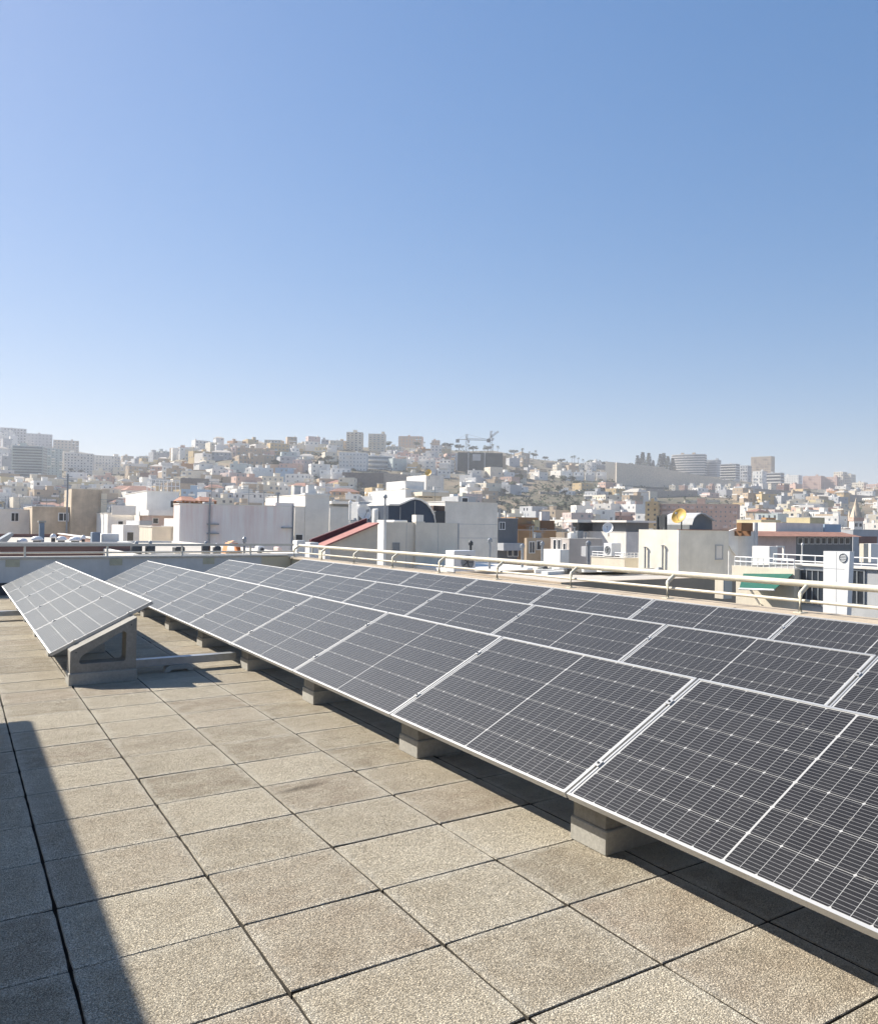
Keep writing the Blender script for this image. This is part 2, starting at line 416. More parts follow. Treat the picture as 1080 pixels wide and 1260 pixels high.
for x, y0, nb, na, nm, single in rows:
    tot = nb+na
    for k in range(-nb, na):
        w = ORD[na-1-k]+' solar panel from the back wall'
        panel(x, y0+(k+.5)*PITCHY, w+', '+nm, k in single)
    for k in range(-nb, na+1):
        y = y0+k*PITCHY
        if k == -nb: lab = 'concrete support block at the open end of the '+nm
        elif k == na: lab = 'concrete support block at the back wall end of the '+nm
        else: lab = 'concrete support block, '+ORD[na-k]+' from the back wall under the '+nm
        support(x, y-(.13 if (x < 1 and k == 0) else 0), lab)
# extra clamps at the open end of the short row are the panel's own; cable trays between rows
def tray(y, x0, x1, z, lab):
    t = empty('cable_tray', (x0, y, 0), lab, 'cable tray')
    m = MB(); m.box(x0, x1, y-.06, y-.055, z, z+.075); m.box(x0, x1, y+.055, y+.06, z, z+.075); m.box(x0, x1, y-.055, y+.055, z, z+.005)
    m.box(x0, x1, y-.063, y+.063, z+.075, z+.080)
    m.build('channel', M_STEEL, t, (x0, y, 0))
    f = MB()
    return t
tray(10.05, 1.56, 2.62, .075, 'galvanised cable tray bridging the paving from the open concrete end')
tray(16.5, 1.56, 2.62, .075, 'galvanised cable tray bridging the paving midway along the short row')
tray(16.5, -5.2, .92, .075, 'galvanised cable tray running to the outer side of the short row')
def foot(x, y, lab):
    t = empty('tray_foot', (x, y, 0), lab, 'tray foot')
    m = MB(); m.prismY([(-.15, .002), (-.10, .002), (-.07, .03), (.07, .03), (.10, .002), (.15, .002), (.13, .05), (.09, .072), (-.09, .072), (-.13, .05)], -.07, .07)
    m.build('saddle', M_CONC2, t)
foot(2.02, 10.03, 'small arched concrete foot under the tray by the open end')
foot(2.05, 16.5, 'small arched concrete foot under the tray midway along the rows')
foot(-1.5, 16.5, 'small arched concrete foot under the tray outside the short row')
foot(-4.2, 16.5, 'small arched concrete foot at the outer end of the tray')

# ------------------------------------------------------------------ parapets and rails of the roof
M_PLASTER = simple('grey_parapet_paint', (.60, .60, .585), .9, 0, .07, 2.5, .25)
M_CREAMWALL = simple('cream_parapet_paint', (.62, .56, .42), .9, 0, .06, 3)
M_SAND = mat_conc('sand_coping', (.52, .43, .32), .3)
M_BITUMEN = simple('bitumen_upstand', (.045, .05, .06), .8)
M_RAIL = simple('cream_rail_paint', (.70, .65, .52), .45, 0, .12, 9)
M_RAILG = simple('faded_rail_paint', (.62, .58, .50), .45, 0, .08, 12)
t = empty('parapet_wall', (3, 22.1, 0), 'grey painted parapet wall with pale coping closing the back of the roof', 'parapet wall')
w = MB(); w.box(-7.6, 6.35, 22.0, 22.25, -.04, .79); w.build('wall', M_PLASTER, t, (3, 22.1, 0))
w = MB(); w.box(6.353, 7.1, 22.003, 22.25, -.04, .785); w.build('wall', M_CREAMWALL, t, (3, 22.1, 0), label='cream painted end of the parapet')
w = MB(); w.bev(-7.6, 7.06, 21.96, 22.29, .795, .835, .008); w.build('coping', M_RAILG, t, (3, 22.1, 0))
w = MB(); w.box(-7.4, 7.0, 21.93, 21.997, -.038, .27); w.build('upstand', M_BITUMEN, t, (3, 22.1, 0))
for px in (16, 143, 257):
    x = onY(px, 692, 22)[0]; s_ = MB(); s_.box(x-.13, x+.13, 21.985, 21.998, .62, .765); s_.build('cover_plate', simple('ochre_cover', (.50, .48, .36), .8), t, (3, 22.1, 0))
t = empty('parapet_wall', (7.3, 8, 0), 'low side parapet with sand coloured coping under the tubular railing', 'parapet wall')
w = MB(); w.box(7.12, 7.42, -5.4, 22.3, -22.4, .725); w.build('wall', M_CREAMWALL, t, (7.3, 8, 0))
for k in range(14):
    y = -5.4+k*1.98; w = MB(); w.bev(7.05, 7.50, y+.004, y+1.976, .728, .765, .008); w.build('coping', M_SAND, t, (7.3, 8, 0))
t = empty('railing', (7.3, 8, .77), 'cream tubular railing with bent posts along the side parapet', 'railing')
off = (7.3, 8, .77)
w = MB(); w.tube([(7.36, -5, 1.07), (7.36, 8, 1.07), (7.36, 22.1, 1.07)], .037, 14); w.build('handrail', M_RAIL, t, off)
w = MB(); w.tube([(7.27, -5, .89), (7.27, 22.0, .89)], .018, 8); w.build('lower_rail', M_RAIL, t, off)
for k in range(-4, 9):
    y = 5.70+2.05*k
    w = MB(); w.tube([(7.215, y, .762), (7.215, y, .95), (7.225, y, .975), (7.32, y, 1.045)], .026, 8); w.box(7.16, 7.28, y-.05, y+.05, .762, .775)
    w.build('post', M_RAIL, t, off)
t = empty('railing', (0, 22.12, .84), 'faded straight railing with thin posts on the back parapet', 'railing')
off = (0, 22.12, .84)
w = MB(); w.box(-7.6, 7.2, 22.09, 22.15, 1.06, 1.115); w.build('handrail', M_RAILG, t, off)
w = MB(); w.tube([(-7.6, 22.12, .915), (7.2, 22.12, .915)], .02, 8); w.build('lower_rail', M_RAILG, t, off)
for k in range(-5, 5):
    x = 1.27+1.61*k
    w = MB(); w.box(x-.02, x+.02, 22.10, 22.14, .83, 1.062); w.build('post', M_RAILG, t, off)
# stairwell hut with a wide roof slab outside the frame: its slab throws the straight shadow on the paving
H = 2.75; hx = .55-.6772*(H+.06); hy = 8.11+1.0715*(H+.06)
t = empty('stairwell_hut', (-5, 2, 0), 'white stairwell hut whose overhanging roof slab shades the paving', 'hut')
w = MB(); w.box(-6.6, -3.0, -3.5, 7.6, -.04, H-.002); w.build('wall', simple('white_paint_hut', (.74, .73, .70), .9, 0, .05, 2, .2), t, (-5, 2, 0))
w = MB(); w.bev(-6.9, hx, -1.88, hy, H, H+.06, .01); w.build('roof_slab', M_CONC, t, (-5, 2, 0))
w = MB(); w.box(-2.999, 6.9, -5.2, -1.9, -.04, 3.4); w.build('rear_block', simple('sky_blocker_dark', (.13, .12, .11), .9, 0, .1, 2), t, (-5, 2, 0))  # unseen dark block added behind the camera to keep skylight off the paving
for yy in (3.0, hy-.4):
    w = MB(); w.box(-3.3+.9, -3.3+1.05, yy-.07, yy+.07, -.02, H); w.build('column', M_STEEL, t, (-5, 2, 0))
w = MB(); w.box(-2.998, -2.95, 1, 1.95, 0, 2.1); w.build('door', M_STEEL, t, (-5, 2, 0))
# ------------------------------------------------------------------ city palette
def fac(name, col, var=.09, streak=.2): return simple('facade_'+name, col, .9, 0, var, .9, streak)
PAL = {'white': fac('white', (.84, .82, .77)), 'cream': fac('cream', (.74, .67, .54)), 'off-white': fac('offwhite', (.82, .78, .71)),
  'grey': fac('grey', (.48, .49, .50)), 'dark grey': fac('darkgrey', (.17, .18, .19)), 'ochre': fac('ochre', (.58, .44, .24)), 'salmon': fac('salmon', (.60, .42, .34)),
  'orange': fac('orange', (.50, .28, .13)), 'pale blue': fac('paleblue', (.36, .48, .60)), 'tan': fac('tan', (.48, .38, .27)), 'brick red': fac('brick', (.25, .14, .115)),
  'pink': fac('pink', (.66, .53, .48)), 'green-grey': fac('greengrey', (.52, .58, .56)), 'yellow': fac('yellow', (.66, .56, .34)), 'brown': fac('brown', (.22, .11, .05)),
  'black': fac('black', (.03, .032, .036)), 'navy': fac('navy', (.045, .065, .10))}
M_GLASS = simple('window_glass', (.035, .045, .06), .16, 0, .3, .7)
M_GLASSP = simple('hazy_window', (.22, .25, .27), .3, 0, .2, .7)
M_ROOF = fac('flat_roof_membrane', (.52, .48, .42), .15)
M_TERRA = simple('terracotta_roof', (.36, .18, .125), .85, 0, .2, 1.2)
M_TAN = fac('stained_tan', (.64, .53, .40), .2, .45)
M_WHITEP = simple('white_enamel', (.80, .80, .79), .35, 0, .03, 4)
M_DARKM = simple('dark_metal', (.06, .065, .07), .5, .3)
M_GREEN = simple('green_awning_cloth', (.014, .12, .085), .85, 0, .12, 3)
M_YDISH = simple('yellow_dish_paint', (.66, .43, .10), .5, 0, .15, 5)
M_GREYM = simple('grey_metal', (.30, .32, .34), .5, .4)
def mat_pinkwall():
    m = NT('weathered_white_wall'); p = m.geo()
    mp = m.n('ShaderNodeMapping'); m.l(p, mp.inputs[0]); mp.inputs['Scale'].default_value = (1.4, 1.4, .10)
    st = m.ramp(m.noise(1.1, 6, .7, mp.outputs[0]), [(.42, 0.), (.66, 1.)])
    sx = m.n('ShaderNodeSeparateXYZ'); m.l(p, sx.inputs[0])
    hi = m.ramp(m.math('MULTIPLY_ADD', sx.outputs[2], .3, .25), [(.05, .12), (.9, 1.)])
    c = m.mix(m.ramp(m.noise(.6, 5, .6, p), [(.35, 0.), (.65, 1.)]), (.82, .77, .73), (.86, .82, .78))
    c = m.mix(m.math('MULTIPLY', m.math('MULTIPLY', st, hi), .6), c, (.66, .44, .40))
    m.base(c); m.rough(.92); return m.mat
M_PINKW = mat_pinkwall()

# ------------------------------------------------------------------ neighbouring roofs, axes parallel to our own roof
def gb(name, label, cat, px0, px1, pt, Y, left=None, depth=6., col='white', par=.35, zb=-22., group=None, roofm=None):
    """block whose camera-side face stands at distance Y between two columns of the photo, top at row pt"""
    x0 = onY(px0, pt, Y)[0]; x1 = onY(px1, pt, Y)[0]; zt = onY((px0+px1)/2, pt, Y)[2]
    if left is not None: depth = onX(left, pt, x0)[1]-Y
    m = PAL[col] if isinstance(col, str) else col
    L = ((x0+x1)/2, Y+depth/2, zb); o = empty(name, L, label, cat, group)
    w = MB(); zr = zt-par; w.box(x0, x1, Y, Y+depth, zb, zr)
    if par > .05:
        t_ = .18
        w.box(x0, x1, Y, Y+t_, zr+.001, zt); w.box(x0, x1, Y+depth-t_, Y+depth, zr+.001, zt)
        w.box(x0, x0+t_, Y+t_, Y+depth-t_, zr+.001, zt); w.box(x1-t_, x1, Y+t_, Y+depth-t_, zr+.001, zt)
    w.build('wall', m, o, L)
    if par >= .1 and depth > .8 and name not in ('low_roof', 'roof_terrace', 'plant_room', 'lift_tower'):
        cp = MB(); e = .035; cp.box(x0-e, x1+e, Y-e, Y+.22, zt+.001, zt+.05); cp.box(x0-e, x0+.22, Y+.22, Y+depth+e, zt+.001, zt+.05); cp.box(x1-.22, x1+e, Y+.22, Y+depth+e, zt+.001, zt+.05); cp.build('coping', PAL['off-white'], o, L)
    if depth > .8 and par > .05:
        r = MB(); r.box(x0+.19, x1-.19, Y+.19, Y+depth-.19, zr+.001, zr+.03); r.build('roof', roofm or M_ROOF, o, L)
    return dict(o=o, L=L, x0=x0, x1=x1, y=Y, yb=Y+depth, zt=zt, zr=zr, zb=zb)
def gx(name, label, cat, px0, px1, pt, X, thick=8., col='white', par=.2, zb=-22., group=None):
    """block whose sunlit -X face stands at X between two columns of the photo"""
    ya = onX(px1, pt, X)[1]; yb = onX(px0, pt, X)[1]; zt = onX((px0+px1)/2, pt, X)[2]
    m = PAL[col] if isinstance(col, str) else col; L = (X+thick/2, (ya+yb)/2, zb); o = empty(name, L, label, cat, group)
    w = MB(); zr = zt-par; x0, x1 = X, X+thick; w.box(x0, x1, ya, yb, zb, zr); t_ = .18
    w.box(x0, x1, ya, ya+t_, zr+.001, zt); w.box(x0, x1, yb-t_, yb, zr+.001, zt); w.box(x0, x0+t_, ya+t_, yb-t_, zr+.001, zt); w.box(x1-t_, x1, ya+t_, yb-t_, zr+.001, zt)
    w.build('wall', m, o, L); r = MB(); r.box(x0+.19, x1-.19, ya+.19, yb-.19, zr+.001, zr+.03); r.build('roof', M_ROOF, o, L)
    return dict(o=o, L=L, x0=x0, x1=x1, y=ya, yb=yb, zt=zt, zr=zr, zb=zb)
def win(b, px0, py0, px1, py1, side='Y', frame=M_WHITEP, name='window', pane=M_GLASS, mull=1):
    """window or door set on the -Y (side 'Y') or -X face of a block"""
    if side == 'Y':
        a = onY(px0, py1, b['y']); c = onY(px1, py0, b['y']); u0, u1, z0, z1 = a[0], c[0], a[2], c[2]
    else:
        a = onX(px0, py1, b['x0']); c = onX(px1, py0, b['x0']); u0, u1, z0, z1 = c[1], a[1], a[2], c[2]
    t = min(.07, (u1-u0)*.12); f = MB(); g = MB()
    def bx(m, a0, a1, c0, c1, d0, d1):
        if side == 'Y': m.box(a0, a1, b['y']-d1, b['y']-d0, c0, c1)
        else: m.box(b['x0']-d1, b['x0']-d0, a0, a1, c0, c1)
    bx(f, u0-t, u1+t, z1, z1+t, -.02, .06); bx(f, u0-t, u1+t, z0-t, z0, -.02, .08)
    bx(f, u0-t, u0, z0, z1, -.02, .055); bx(f, u1, u1+t, z0, z1, -.02, .055)
    for k in range(1, mull+1):
        u = u0+(u1-u0)*k/(mull+1); bx(f, u-t*.4, u+t*.4, z0, z1, -.02, .045)
    bx(g, u0, u1, z0, z1, -.02, .02)
    o = f.build(name, frame, b['o'], b['L']); g.build('pane', pane, o, b['L']); return o
def slab(b, name, mat, x0, x1, y0, y1, z0, z1, c=0):
    w = MB(); (w.bev(x0, x1, y0, y1, z0, z1, c) if c else w.box(x0, x1, y0, y1, z0, z1)); return w.build(name, mat, b['o'], b['L'])
def boxthing(name, label, cat, px0, px1, pt, pb, Y, depth, mat, group=None, bevel=.02):
    a = onY(px0, pb, Y); c = onY(px1, pt, Y)
    w = MB(); w.bev(a[0], c[0], Y, Y+depth, a[2], c[2], bevel); L = ((a[0]+c[0])/2, Y+depth/2, a[2])
    o = w.build(name, mat, None, L, L, label=label, cat=cat, group=group); return o, a[0], c[0], a[2], c[2]
def ac_unit(px0, px1, pt, pb, Y, depth, label, side='X', group='air conditioners on the roofs'):
    a = onY(px0, pb, Y); c = onY(px1, pt, Y); x0, x1, z0, z1 = a[0], c[0], a[2], c[2]
    L = ((x0+x1)/2, Y+depth/2, z0); o = empty('air_conditioner', L, label, 'air conditioner', group)
    w = MB(); w.bev(x0, x1, Y, Y+depth, z0+.06, z1, .02); w.build('casing', M_WHITEP, o, L)
    w = MB(); w.box(x0+.08, x0+.14, Y+.02, Y+depth-.02, z0, z0+.062); w.box(x1-.14, x1-.08, Y+.02, Y+depth-.02, z0, z0+.062); w.build('feet', M_DARKM, o, L)
    h = z1-z0
    for fz in ([.5] if h < 1.2*(x1-x0) else [.3, .72]):
        r = min(h*.32/ (1 if fz == .5 else 1.5), depth*.4 if side == 'X' else (x1-x0)*.36)
        cen = (x0-.004, Y+depth*.5, z0+h*fz) if side == 'X' else (x0+(x1-x0)*.62, Y-.004, z0+h*fz)
        ax = (-1, 0, 0) if side == 'X' else (0, -1, 0)
        g = MB(); g.lathe([(r, 0), (r, .02), (r*.86, .022), (r*.84, .004)], cen, 18, 0, ax); gg = g.build('fan_grille', M_GREYM, o, L)
        for k in range(5):
            b_ = MB(); ang = k*2*math.pi/5; d = Vector((0, math.cos(ang), math.sin(ang))) if side == 'X' else Vector((math.cos(ang), 0, math.sin(ang)))
            b_.tube([Vector(cen)+Vector(ax)*.006, Vector(cen)+Vector(ax)*.006+d*r*.8], .02, 6); b_.build('fan_blade', M_DARKM, gg, L)
    return o
def dish(px, py, Y, r, aim, mat, label, floor, name='satellite_dish'):
    c = Vector(onY(px, py, Y)); ax = Vector(aim).normalized(); L = (c.x, c.y, floor)
    o = empty(name, L, label, 'satellite dish')
    prof = [(r*t, (t*t)*r*.32) for t in (.02, .25, .5, .75, 1)]+[(r*1.0, r*.32+.02), (r*.97, r*.32+.022)]+[(r*t, (t*t)*r*.32+.012) for t in (.9, .6, .3, .03)]
    w = MB(); w.lathe(prof, c, 24, 0, ax); w.build('reflector', mat, o, L)
    w = MB(); w.tube([c-ax*.02, c-ax*.2, Vector((c.x, c.y, floor))-Vector((ax.x, ax.y, 0))*.2], .045, 8); w.build('mast', M_DARKM, o, L)
    f = c+ax*r*1.0; w = MB(); w.tube([c+Vector((0, 0, -r*.85))+ax*r*.24, f], .018, 6); w.box(f.x-.06, f.x+.06, f.y-.06, f.y+.06, f.z-.06, f.z+.06); w.build('feed_arm', M_GREYM, o, L)
    return o
def pole(px, pt, Y, zb, r, label, name='vent_pipe', cat='pipe', mat=None, cap=True, group=None):
    p = onY(px, pt, Y); w = MB(); w.tube([(p[0], Y, zb), (p[0], Y, p[2])], r, 8)
    if cap: w.tube([(p[0], Y, p[2]+.001), (p[0], Y, p[2]+.12)], r*1.9, 10); w.tube([(p[0], Y, p[2]+.12), (p[0], Y, p[2]+.2)], r*1.9, 10, 0, r*.3)
    L = (p[0], Y, zb); return w.build(name, mat or M_GREYM, None, L, L, label=label, cat=cat, group=group)
def rail(b, x0, x1, y, z, h, name='roof_rail', n=6, mat=None, alongY=False):
    w = MB()
    def P(t, zz): return (x0+(x1-x0)*t, y, zz) if not alongY else (x0, y+(x1)*t, zz)
    for q in (1, .5): w.tube([P(0, z+h*q), P(1, z+h*q)], .03, 6)
    for k in range(n+1): w.tube([P(k/n, z), P(k/n, z+h)], .025, 6)
    w.build(name, mat or M_WHITEP, b['o'], b['L'])

def clutter(b, seed, n=4):
    rg = random.Random(seed)
    for k in range(n):
        x = rg.uniform(b['x0']+.4, b['x1']-.4); y = rg.uniform(b['y']+.4, max(b['y']+.6, min(b['yb'], b['y']+5)-.4)); z = b['zr']+.02; t = rg.random(); w = MB()
        if t < .35:
            h = rg.uniform(.9, 1.7); w.tube([(x, y, z), (x, y, z+h)], .018, 6)
            for q in range(4): w.tube([(x-.45+.06*q, y, z+h-.12*q), (x+.45-.06*q, y, z+h-.12*q)], .012, 4)
            w.build('antenna', M_GREYM, b['o'], b['L'])
        elif t < .7:
            a, c, h = rg.uniform(.3, .7), rg.uniform(.3, .6), rg.uniform(.4, 1.); w.bev(x-a/2, x+a/2, y-c/2, y+c/2, z, z+h, .02); w.build('roof_box', rg.choice([PAL['white'], PAL['grey'], M_GREYM, PAL['cream']]), b['o'], b['L'])
        else:
            h = rg.uniform(.5, 1.3); w.tube([(x, y, z), (x, y, z+h)], .06, 8); w.tube([(x, y, z+h), (x, y, z+h+.1)], .11, 8); w.build('vent_pipe', M_GREYM, b['o'], b['L'])
_gb = gb
def gb(name, *a, **k):
    b = _gb(name, *a, **k)
    if name in ('terrace_house', 'apartment_house', 'apartment_block', 'row_house', 'office_house', 'modern_house') and k.get('par', .35) > .06 and b['y'] > 45: clutter(b, int(a[2]), 5)
    return b
# far left: terrace with brick coloured parapet and vents, straight behind the back railing
b = gb('terrace_house', 'house with brick red roof terrace carrying round vents behind the back railing', 'house', -60, 163, 669, 33, depth=24, col='brick red', par=.22)
gbz = b['zr']
k = 0
for px, pt, wd, lab in ((28, 664, .16, 'low white capped roof vent farthest from the chimney'), (46, 661.5, .19, 'wide white capped roof vent at the foot of the blue-grey chimney'), (66, 658.5, .10, 'slim tall roof vent beside the blue-grey chimney'), (76, 661.5, .17, 'wide capped roof vent beside the slim vent'), (93, 662, .20, 'wide capped roof vent before the tan tower'), (103, 660, .08, 'thin mushroom roof vent before the tan tower')):
    p = onY(px, pt, 34); L = (p[0], 34, gbz+.03); o = empty('roof_vent', L, lab, 'vent', 'vents on the brick terrace')
    w = MB(); w.tube([(p[0], 34, gbz+.03), (p[0], 34, p[2]-.1)], wd*.62, 12); w.build('stack', M_DARKM, o, L)
    w = MB(); w.lathe([(wd*.95, -.09), (wd*1.0, -.05), (wd*.7, .02), (wd*.2, .05)], (p[0], 34, p[2]), 14); w.build('cap', M_WHITEP, o, L)
M_BLUEG = simple('bluegrey', (.17, .22, .29), .8)
q0, q1 = onY(48.5, 671, 34.6), onY(55.4, 643, 34.6); L = (q0[0], 34.6, q0[2]); o = empty('chimney', L, 'blue-grey square chimney on the brick red terrace', 'chimney')
w = MB(); w.bev(q0[0], q1[0], 34.6, 34.9, q0[2], q1[2], .01); w.build('stack', M_BLUEG, o, L)
w = MB(); w.bev(q0[0]-.04, q1[0]+.04, 34.55, 34.95, q1[2]+.001, q1[2]+.06, .01); w.build('cap', M_CONC2, o, L)
boxthing('metal_cabinet', 'blue-grey metal cabinet on the brick terrace under the tan tower', 'cabinet', 113.5, 124, 655, 671, 34.6, .5, simple('bluegrey', (.17, .22, .29), .8))
boxthing('roof_hatch', 'white slatted roof hatch beside the blue-grey metal cabinet', 'hatch', 125, 147, 657, 671, 35, .9, PAL['white'])
# tilted collector
a = onY(-14, 668, 33.6); c = onY(17, 656, 33.6)
w = MB(); w.prismY([(a[0], gbz+.03), (c[0]-.35, gbz+.03), (c[0], c[2]-.06), (c[0], c[2]), (c[0]-.06, c[2]), (a[0], gbz+.12)], 33.6, 35.4)
w.build('solar_heater', simple('collector_glass', (.35, .38, .40), .2), None, (a[0], 33.6, gbz), (a[0], 33.6, gbz), label='tilted glass water heater panel on the brick red terrace', cat='solar heater')
b = gb('apartment_house', 'pale grey house wall with one paired white window beside the tan wall', 'house', -30, 40, 627, 80, depth=12, col='off-white'); win(b, 14.5, 631.5, 23, 641)
b = gb('apartment_house', 'stained tan house with white window leaning on the tan tower', 'house', 40.3, 88.4, 624, 77, depth=10, col=M_TAN); win(b, 73, 632, 84, 640.5)
b = gb('lift_tower', 'tall windowless tan tower with stained plaster above the terrace roofs', 'tower', 88.6, 126.8, 602, 76, depth=5.5, col=M_TAN, par=.15)
slab(b, 'pilaster_or_lit_strip', PAL['cream'], b['x1']-.12, b['x1']+.28, b['y']-.18, b['y']+.3, -22, b['zt']-.3)  # cream strip: the tower's lit right edge put into colour
w = MB(); p = onY(84, 583, 75.4); w.tube([(p[0], 75.4, b['zt']-8), (p[0], 75.4, p[2])], .07, 6)
for q in (.2, .5, .9): w.box(p[0]-.3, p[0]+.3, 75.37, 75.43, p[2]-q-.02, p[2]-q+.02)
w.build('antenna_mast', M_GREYM, None, (p[0], 75.4, b['zt']-8), (p[0], 75.4, b['zt']-8), label='thin antenna mast rising beside the tan tower', cat='antenna')
b = gb('terrace_house', 'low white house with dark door and outdoor stair beside the tan tower', 'house', 133, 166, 632, 70, depth=10, col='white'); win(b, 145.5, 641.5, 151.5, 652, name='door', mull=0)
slab(b, 'balustrade', PAL['off-white'], b['x0']+.2, b['x1'], b['y']-.5, b['y']-.35, b['zt']-.1, b['zt']+.6)
b = gb('terrace_house', 'white house with blue-grey balustrade and one small dark window', 'house', 181, 221, 605, 72, depth=10, col='white'); win(b, 210, 616.5, 214.5, 624, mull=0)
rail(b, b['x0'], b['x1'], b['y']-.05, b['zt'], .9, n=8)
b = gb('terrace_house', 'pinkish house under wide white roof fascia with two dark windows', 'house', 187, 221, 634.5, 66, depth=5, col='pink', par=0); win(b, 188.6, 638, 194.6, 643.8, mull=0); win(b, 203, 638.5, 208.8, 644, mull=0)
slab(b, 'roof_fascia', PAL['white'], b['x0']-.3, b['x1']+.3, b['y']-.5, b['yb'], b['zt'], b['zt']+.38)
b = gb('terrace_house', 'small white house with tall dark door under grey-blue fascia', 'house', 152, 186, 646, 62, depth=5, col='white', par=0); win(b, 156.5, 655, 164.4, 667.5, mull=0, name='door'); win(b, 178.5, 649.5, 184, 664, mull=0, name='door')
slab(b, 'fascia', PAL['grey'], b['x0']+.9, b['x1'], b['y']-.4, b['yb'], b['zt'], b['zt']+.3)
b = gb('garden_wall', 'plain cream wall block in front of the pinkish house', 'wall', 187.5, 221, 648.5, 52, depth=4, col='cream', par=.1)
w = MB(); pp = onY(214, 650, 51.9); w.tube([(pp[0], 51.9, -1), (pp[0], 51.9, pp[2])], .06, 8); w.build('drain_pipe', PAL['cream'], b['o'], b['L'])
# large weathered wall
b = gb('apartment_block', 'long windowless weathered white wall with pink stains under its top', 'building', 221.5, 362, 622, 48, depth=1.5, col=M_PINKW, par=.3)
slab(b, 'rear_block', PAL['off-white'], b['x0']+2.2, b['x1'], b['yb']+.002, 64, -22, b['zr']-.4)
slab(b, 'raised_corner', M_PINKW, b['x1']-1.05, b['x1']-.002, b['y']-.003, b['y']+1.2, b['zt']-.6, b['zt']+.22)
for px, pt in ((258.6, 613), (361.3, 622)):
    p = onY(px, pt, 47.93); w = MB(); w.tube([(p[0], 47.93, -1.2), (p[0], 47.93, p[2])], .045, 6); w.build('drain_pipe', M_GREYM, b['o'], b['L'])
for px, py in ((262, 645), (262, 656.5), (353, 649.5)):
    p = onY(px, py, 47.9); w = MB(); w.box(p[0]-.28, p[0]+.3, 47.8, 47.99, p[2]-.03, p[2]+.03); w.build('bracket', M_GREYM, b['o'], b['L'])
for i_, (px0, px1) in enumerate(((224, 245), (246, 268))):
    x0, x1 = onY(px0, 621, 60)[0], onY(px1, 621, 60)[0]; z0, z1 = onY(230, 626, 60)[2], onY(230, 610, 60)[2]; L = ((x0+x1)/2, 61.5, z0)
    o = empty('roof_pavilion', L, ['terracotta roofed rooftop pavilion nearer the orange house behind the weathered wall', 'terracotta roofed rooftop pavilion farther along the weathered wall'][i_], 'pavilion')
    w = MB(); xm = L[0]; w.add([(x0, 60, z0+.55), (x1, 60, z0+.55), (x1, 63, z0+.55), (x0, 63, z0+.55), (xm-.3, 61.5, z1), (xm+.3, 61.5, z1)], [(3,2,1,0),(0,1,5,4),(1,2,5),(2,3,4,5),(3,0,4)]); w.build('roof', M_TERRA, o, L)
    for xx in (x0+.12, x1-.12):
        for yy in (60.15, 62.85): w = MB(); w.box(xx-.07, xx+.07, yy-.07, yy+.07, z0-3, z0+.56); w.build('post', PAL['brown'], o, L)
    w = MB(); w.box(x0+.15, x1-.15, 62.9, 63, z0-3, z0+.5); w.build('back_wall', PAL['brown'], o, L)
b = gb('stair_shaft', 'narrow white shaft with dark window between the weathered and the grey wall', 'shaft', 362.8, 375.2, 624, 50, depth=6, col='off-white', par=.1); win(b, 363.6, 658, 372, 669, mull=0)
b = gb('apartment_block', 'pale grey windowless wall with rounded top coping beside the red roof', 'building', 375.8, 405.6, 609.5, 50, depth=8, col='off-white', par=.2)
slab(b, 'coping', PAL['white'], b['x0']-.06, b['x1']+.06, b['y']-.06, b['y']+.3, b['zt'], b['zt']+.12)
b = gb('apartment_block', 'lower pale wall with shaded open balcony beside the satellite dish', 'building', 405.9, 443, 624.5, 56, depth=7, col='off-white', par=.2)
x0, x1 = onY(407, 616, 58)[0], onY(457, 616, 58)[0]; z0, z1 = onY(430, 626, 58)[2], onY(430, 617.5, 58)[2]
slab(b, 'balcony_room', PAL['grey'], x0, x1, 58, 61, b['zr'], z1-.2); slab(b, 'balcony_roof', PAL['off-white'], x0-.3, x1+.3, 57, 61.5, z1-.199, z1)
# yard of things between the back railing and the weathered wall
b = gb('roof_terrace', 'white roof terrace floor strewn with tanks and boxes behind the back railing', 'terrace', 164, 372, 681.5, 27, depth=19.5, col='off-white', par=.12)
tz = b['zr']+.03
def tank(px, py, Y, r, h, lab, mat=M_DARKM, lid=True):
    p = onY(px, py, Y); L = (p[0], Y, tz); o = empty('water_tank', L, lab, 'water tank', 'tanks behind the railing')
    w = MB(); w.lathe([(r*.95, 0), (r, .05), (r, h*.8), (r*.8, h*.92), (r*.35, h*.96)], L, 18); w.build('drum', mat, o, L)
    w = MB(); w.lathe([(r*.34, 0), (r*.34, .07), (r*.1, .09)], (p[0], Y, tz+h*.96), 12); w.build('lid', M_GREYM, o, L)
tank(168, 676, 30, .17, .33, 'black drum between the two ends of the low white house')
tank(185, 676, 30, .15, .35, 'black drum standing before the plain cream wall')
tank(253.5, 676, 30, .14, .34, 'black drum before the drain pipe of the weathered wall')
tank(267, 678, 29.4, .13, .28, 'low black drum beside the orange tarpaulin')
boxthing('planter_box', 'dark planter box with low plant before the cream wall corner', 'planter', 216, 228, 673, 680.3, 30, .5, M_DARKM)
ac_unit(317.5, 325.5, 672, 680.5, 30, .4, 'small air conditioner before the long weathered wall', side='Y')
boxthing('pallet', 'flat white pallet lying before the long weathered wall', 'pallet', 186, 214, 679.6, 681.4, 28.4, .9, PAL['off-white'])
boxthing('storage_crate', 'pink storage crate beside the corner of the terrace', 'crate', 342, 347, 673, 682, 29, .5, PAL['pink'])
boxthing('gate_pillar', 'white pillar at the terrace corner by the red roof', 'pillar', 365, 376, 665, 688, 28, .45, PAL['white'])
boxthing('gate_pillar', 'wide white wall pier at the foot of the red roof', 'pillar', 381, 392.5, 667.5, 690, 30, .6, PAL['white'])
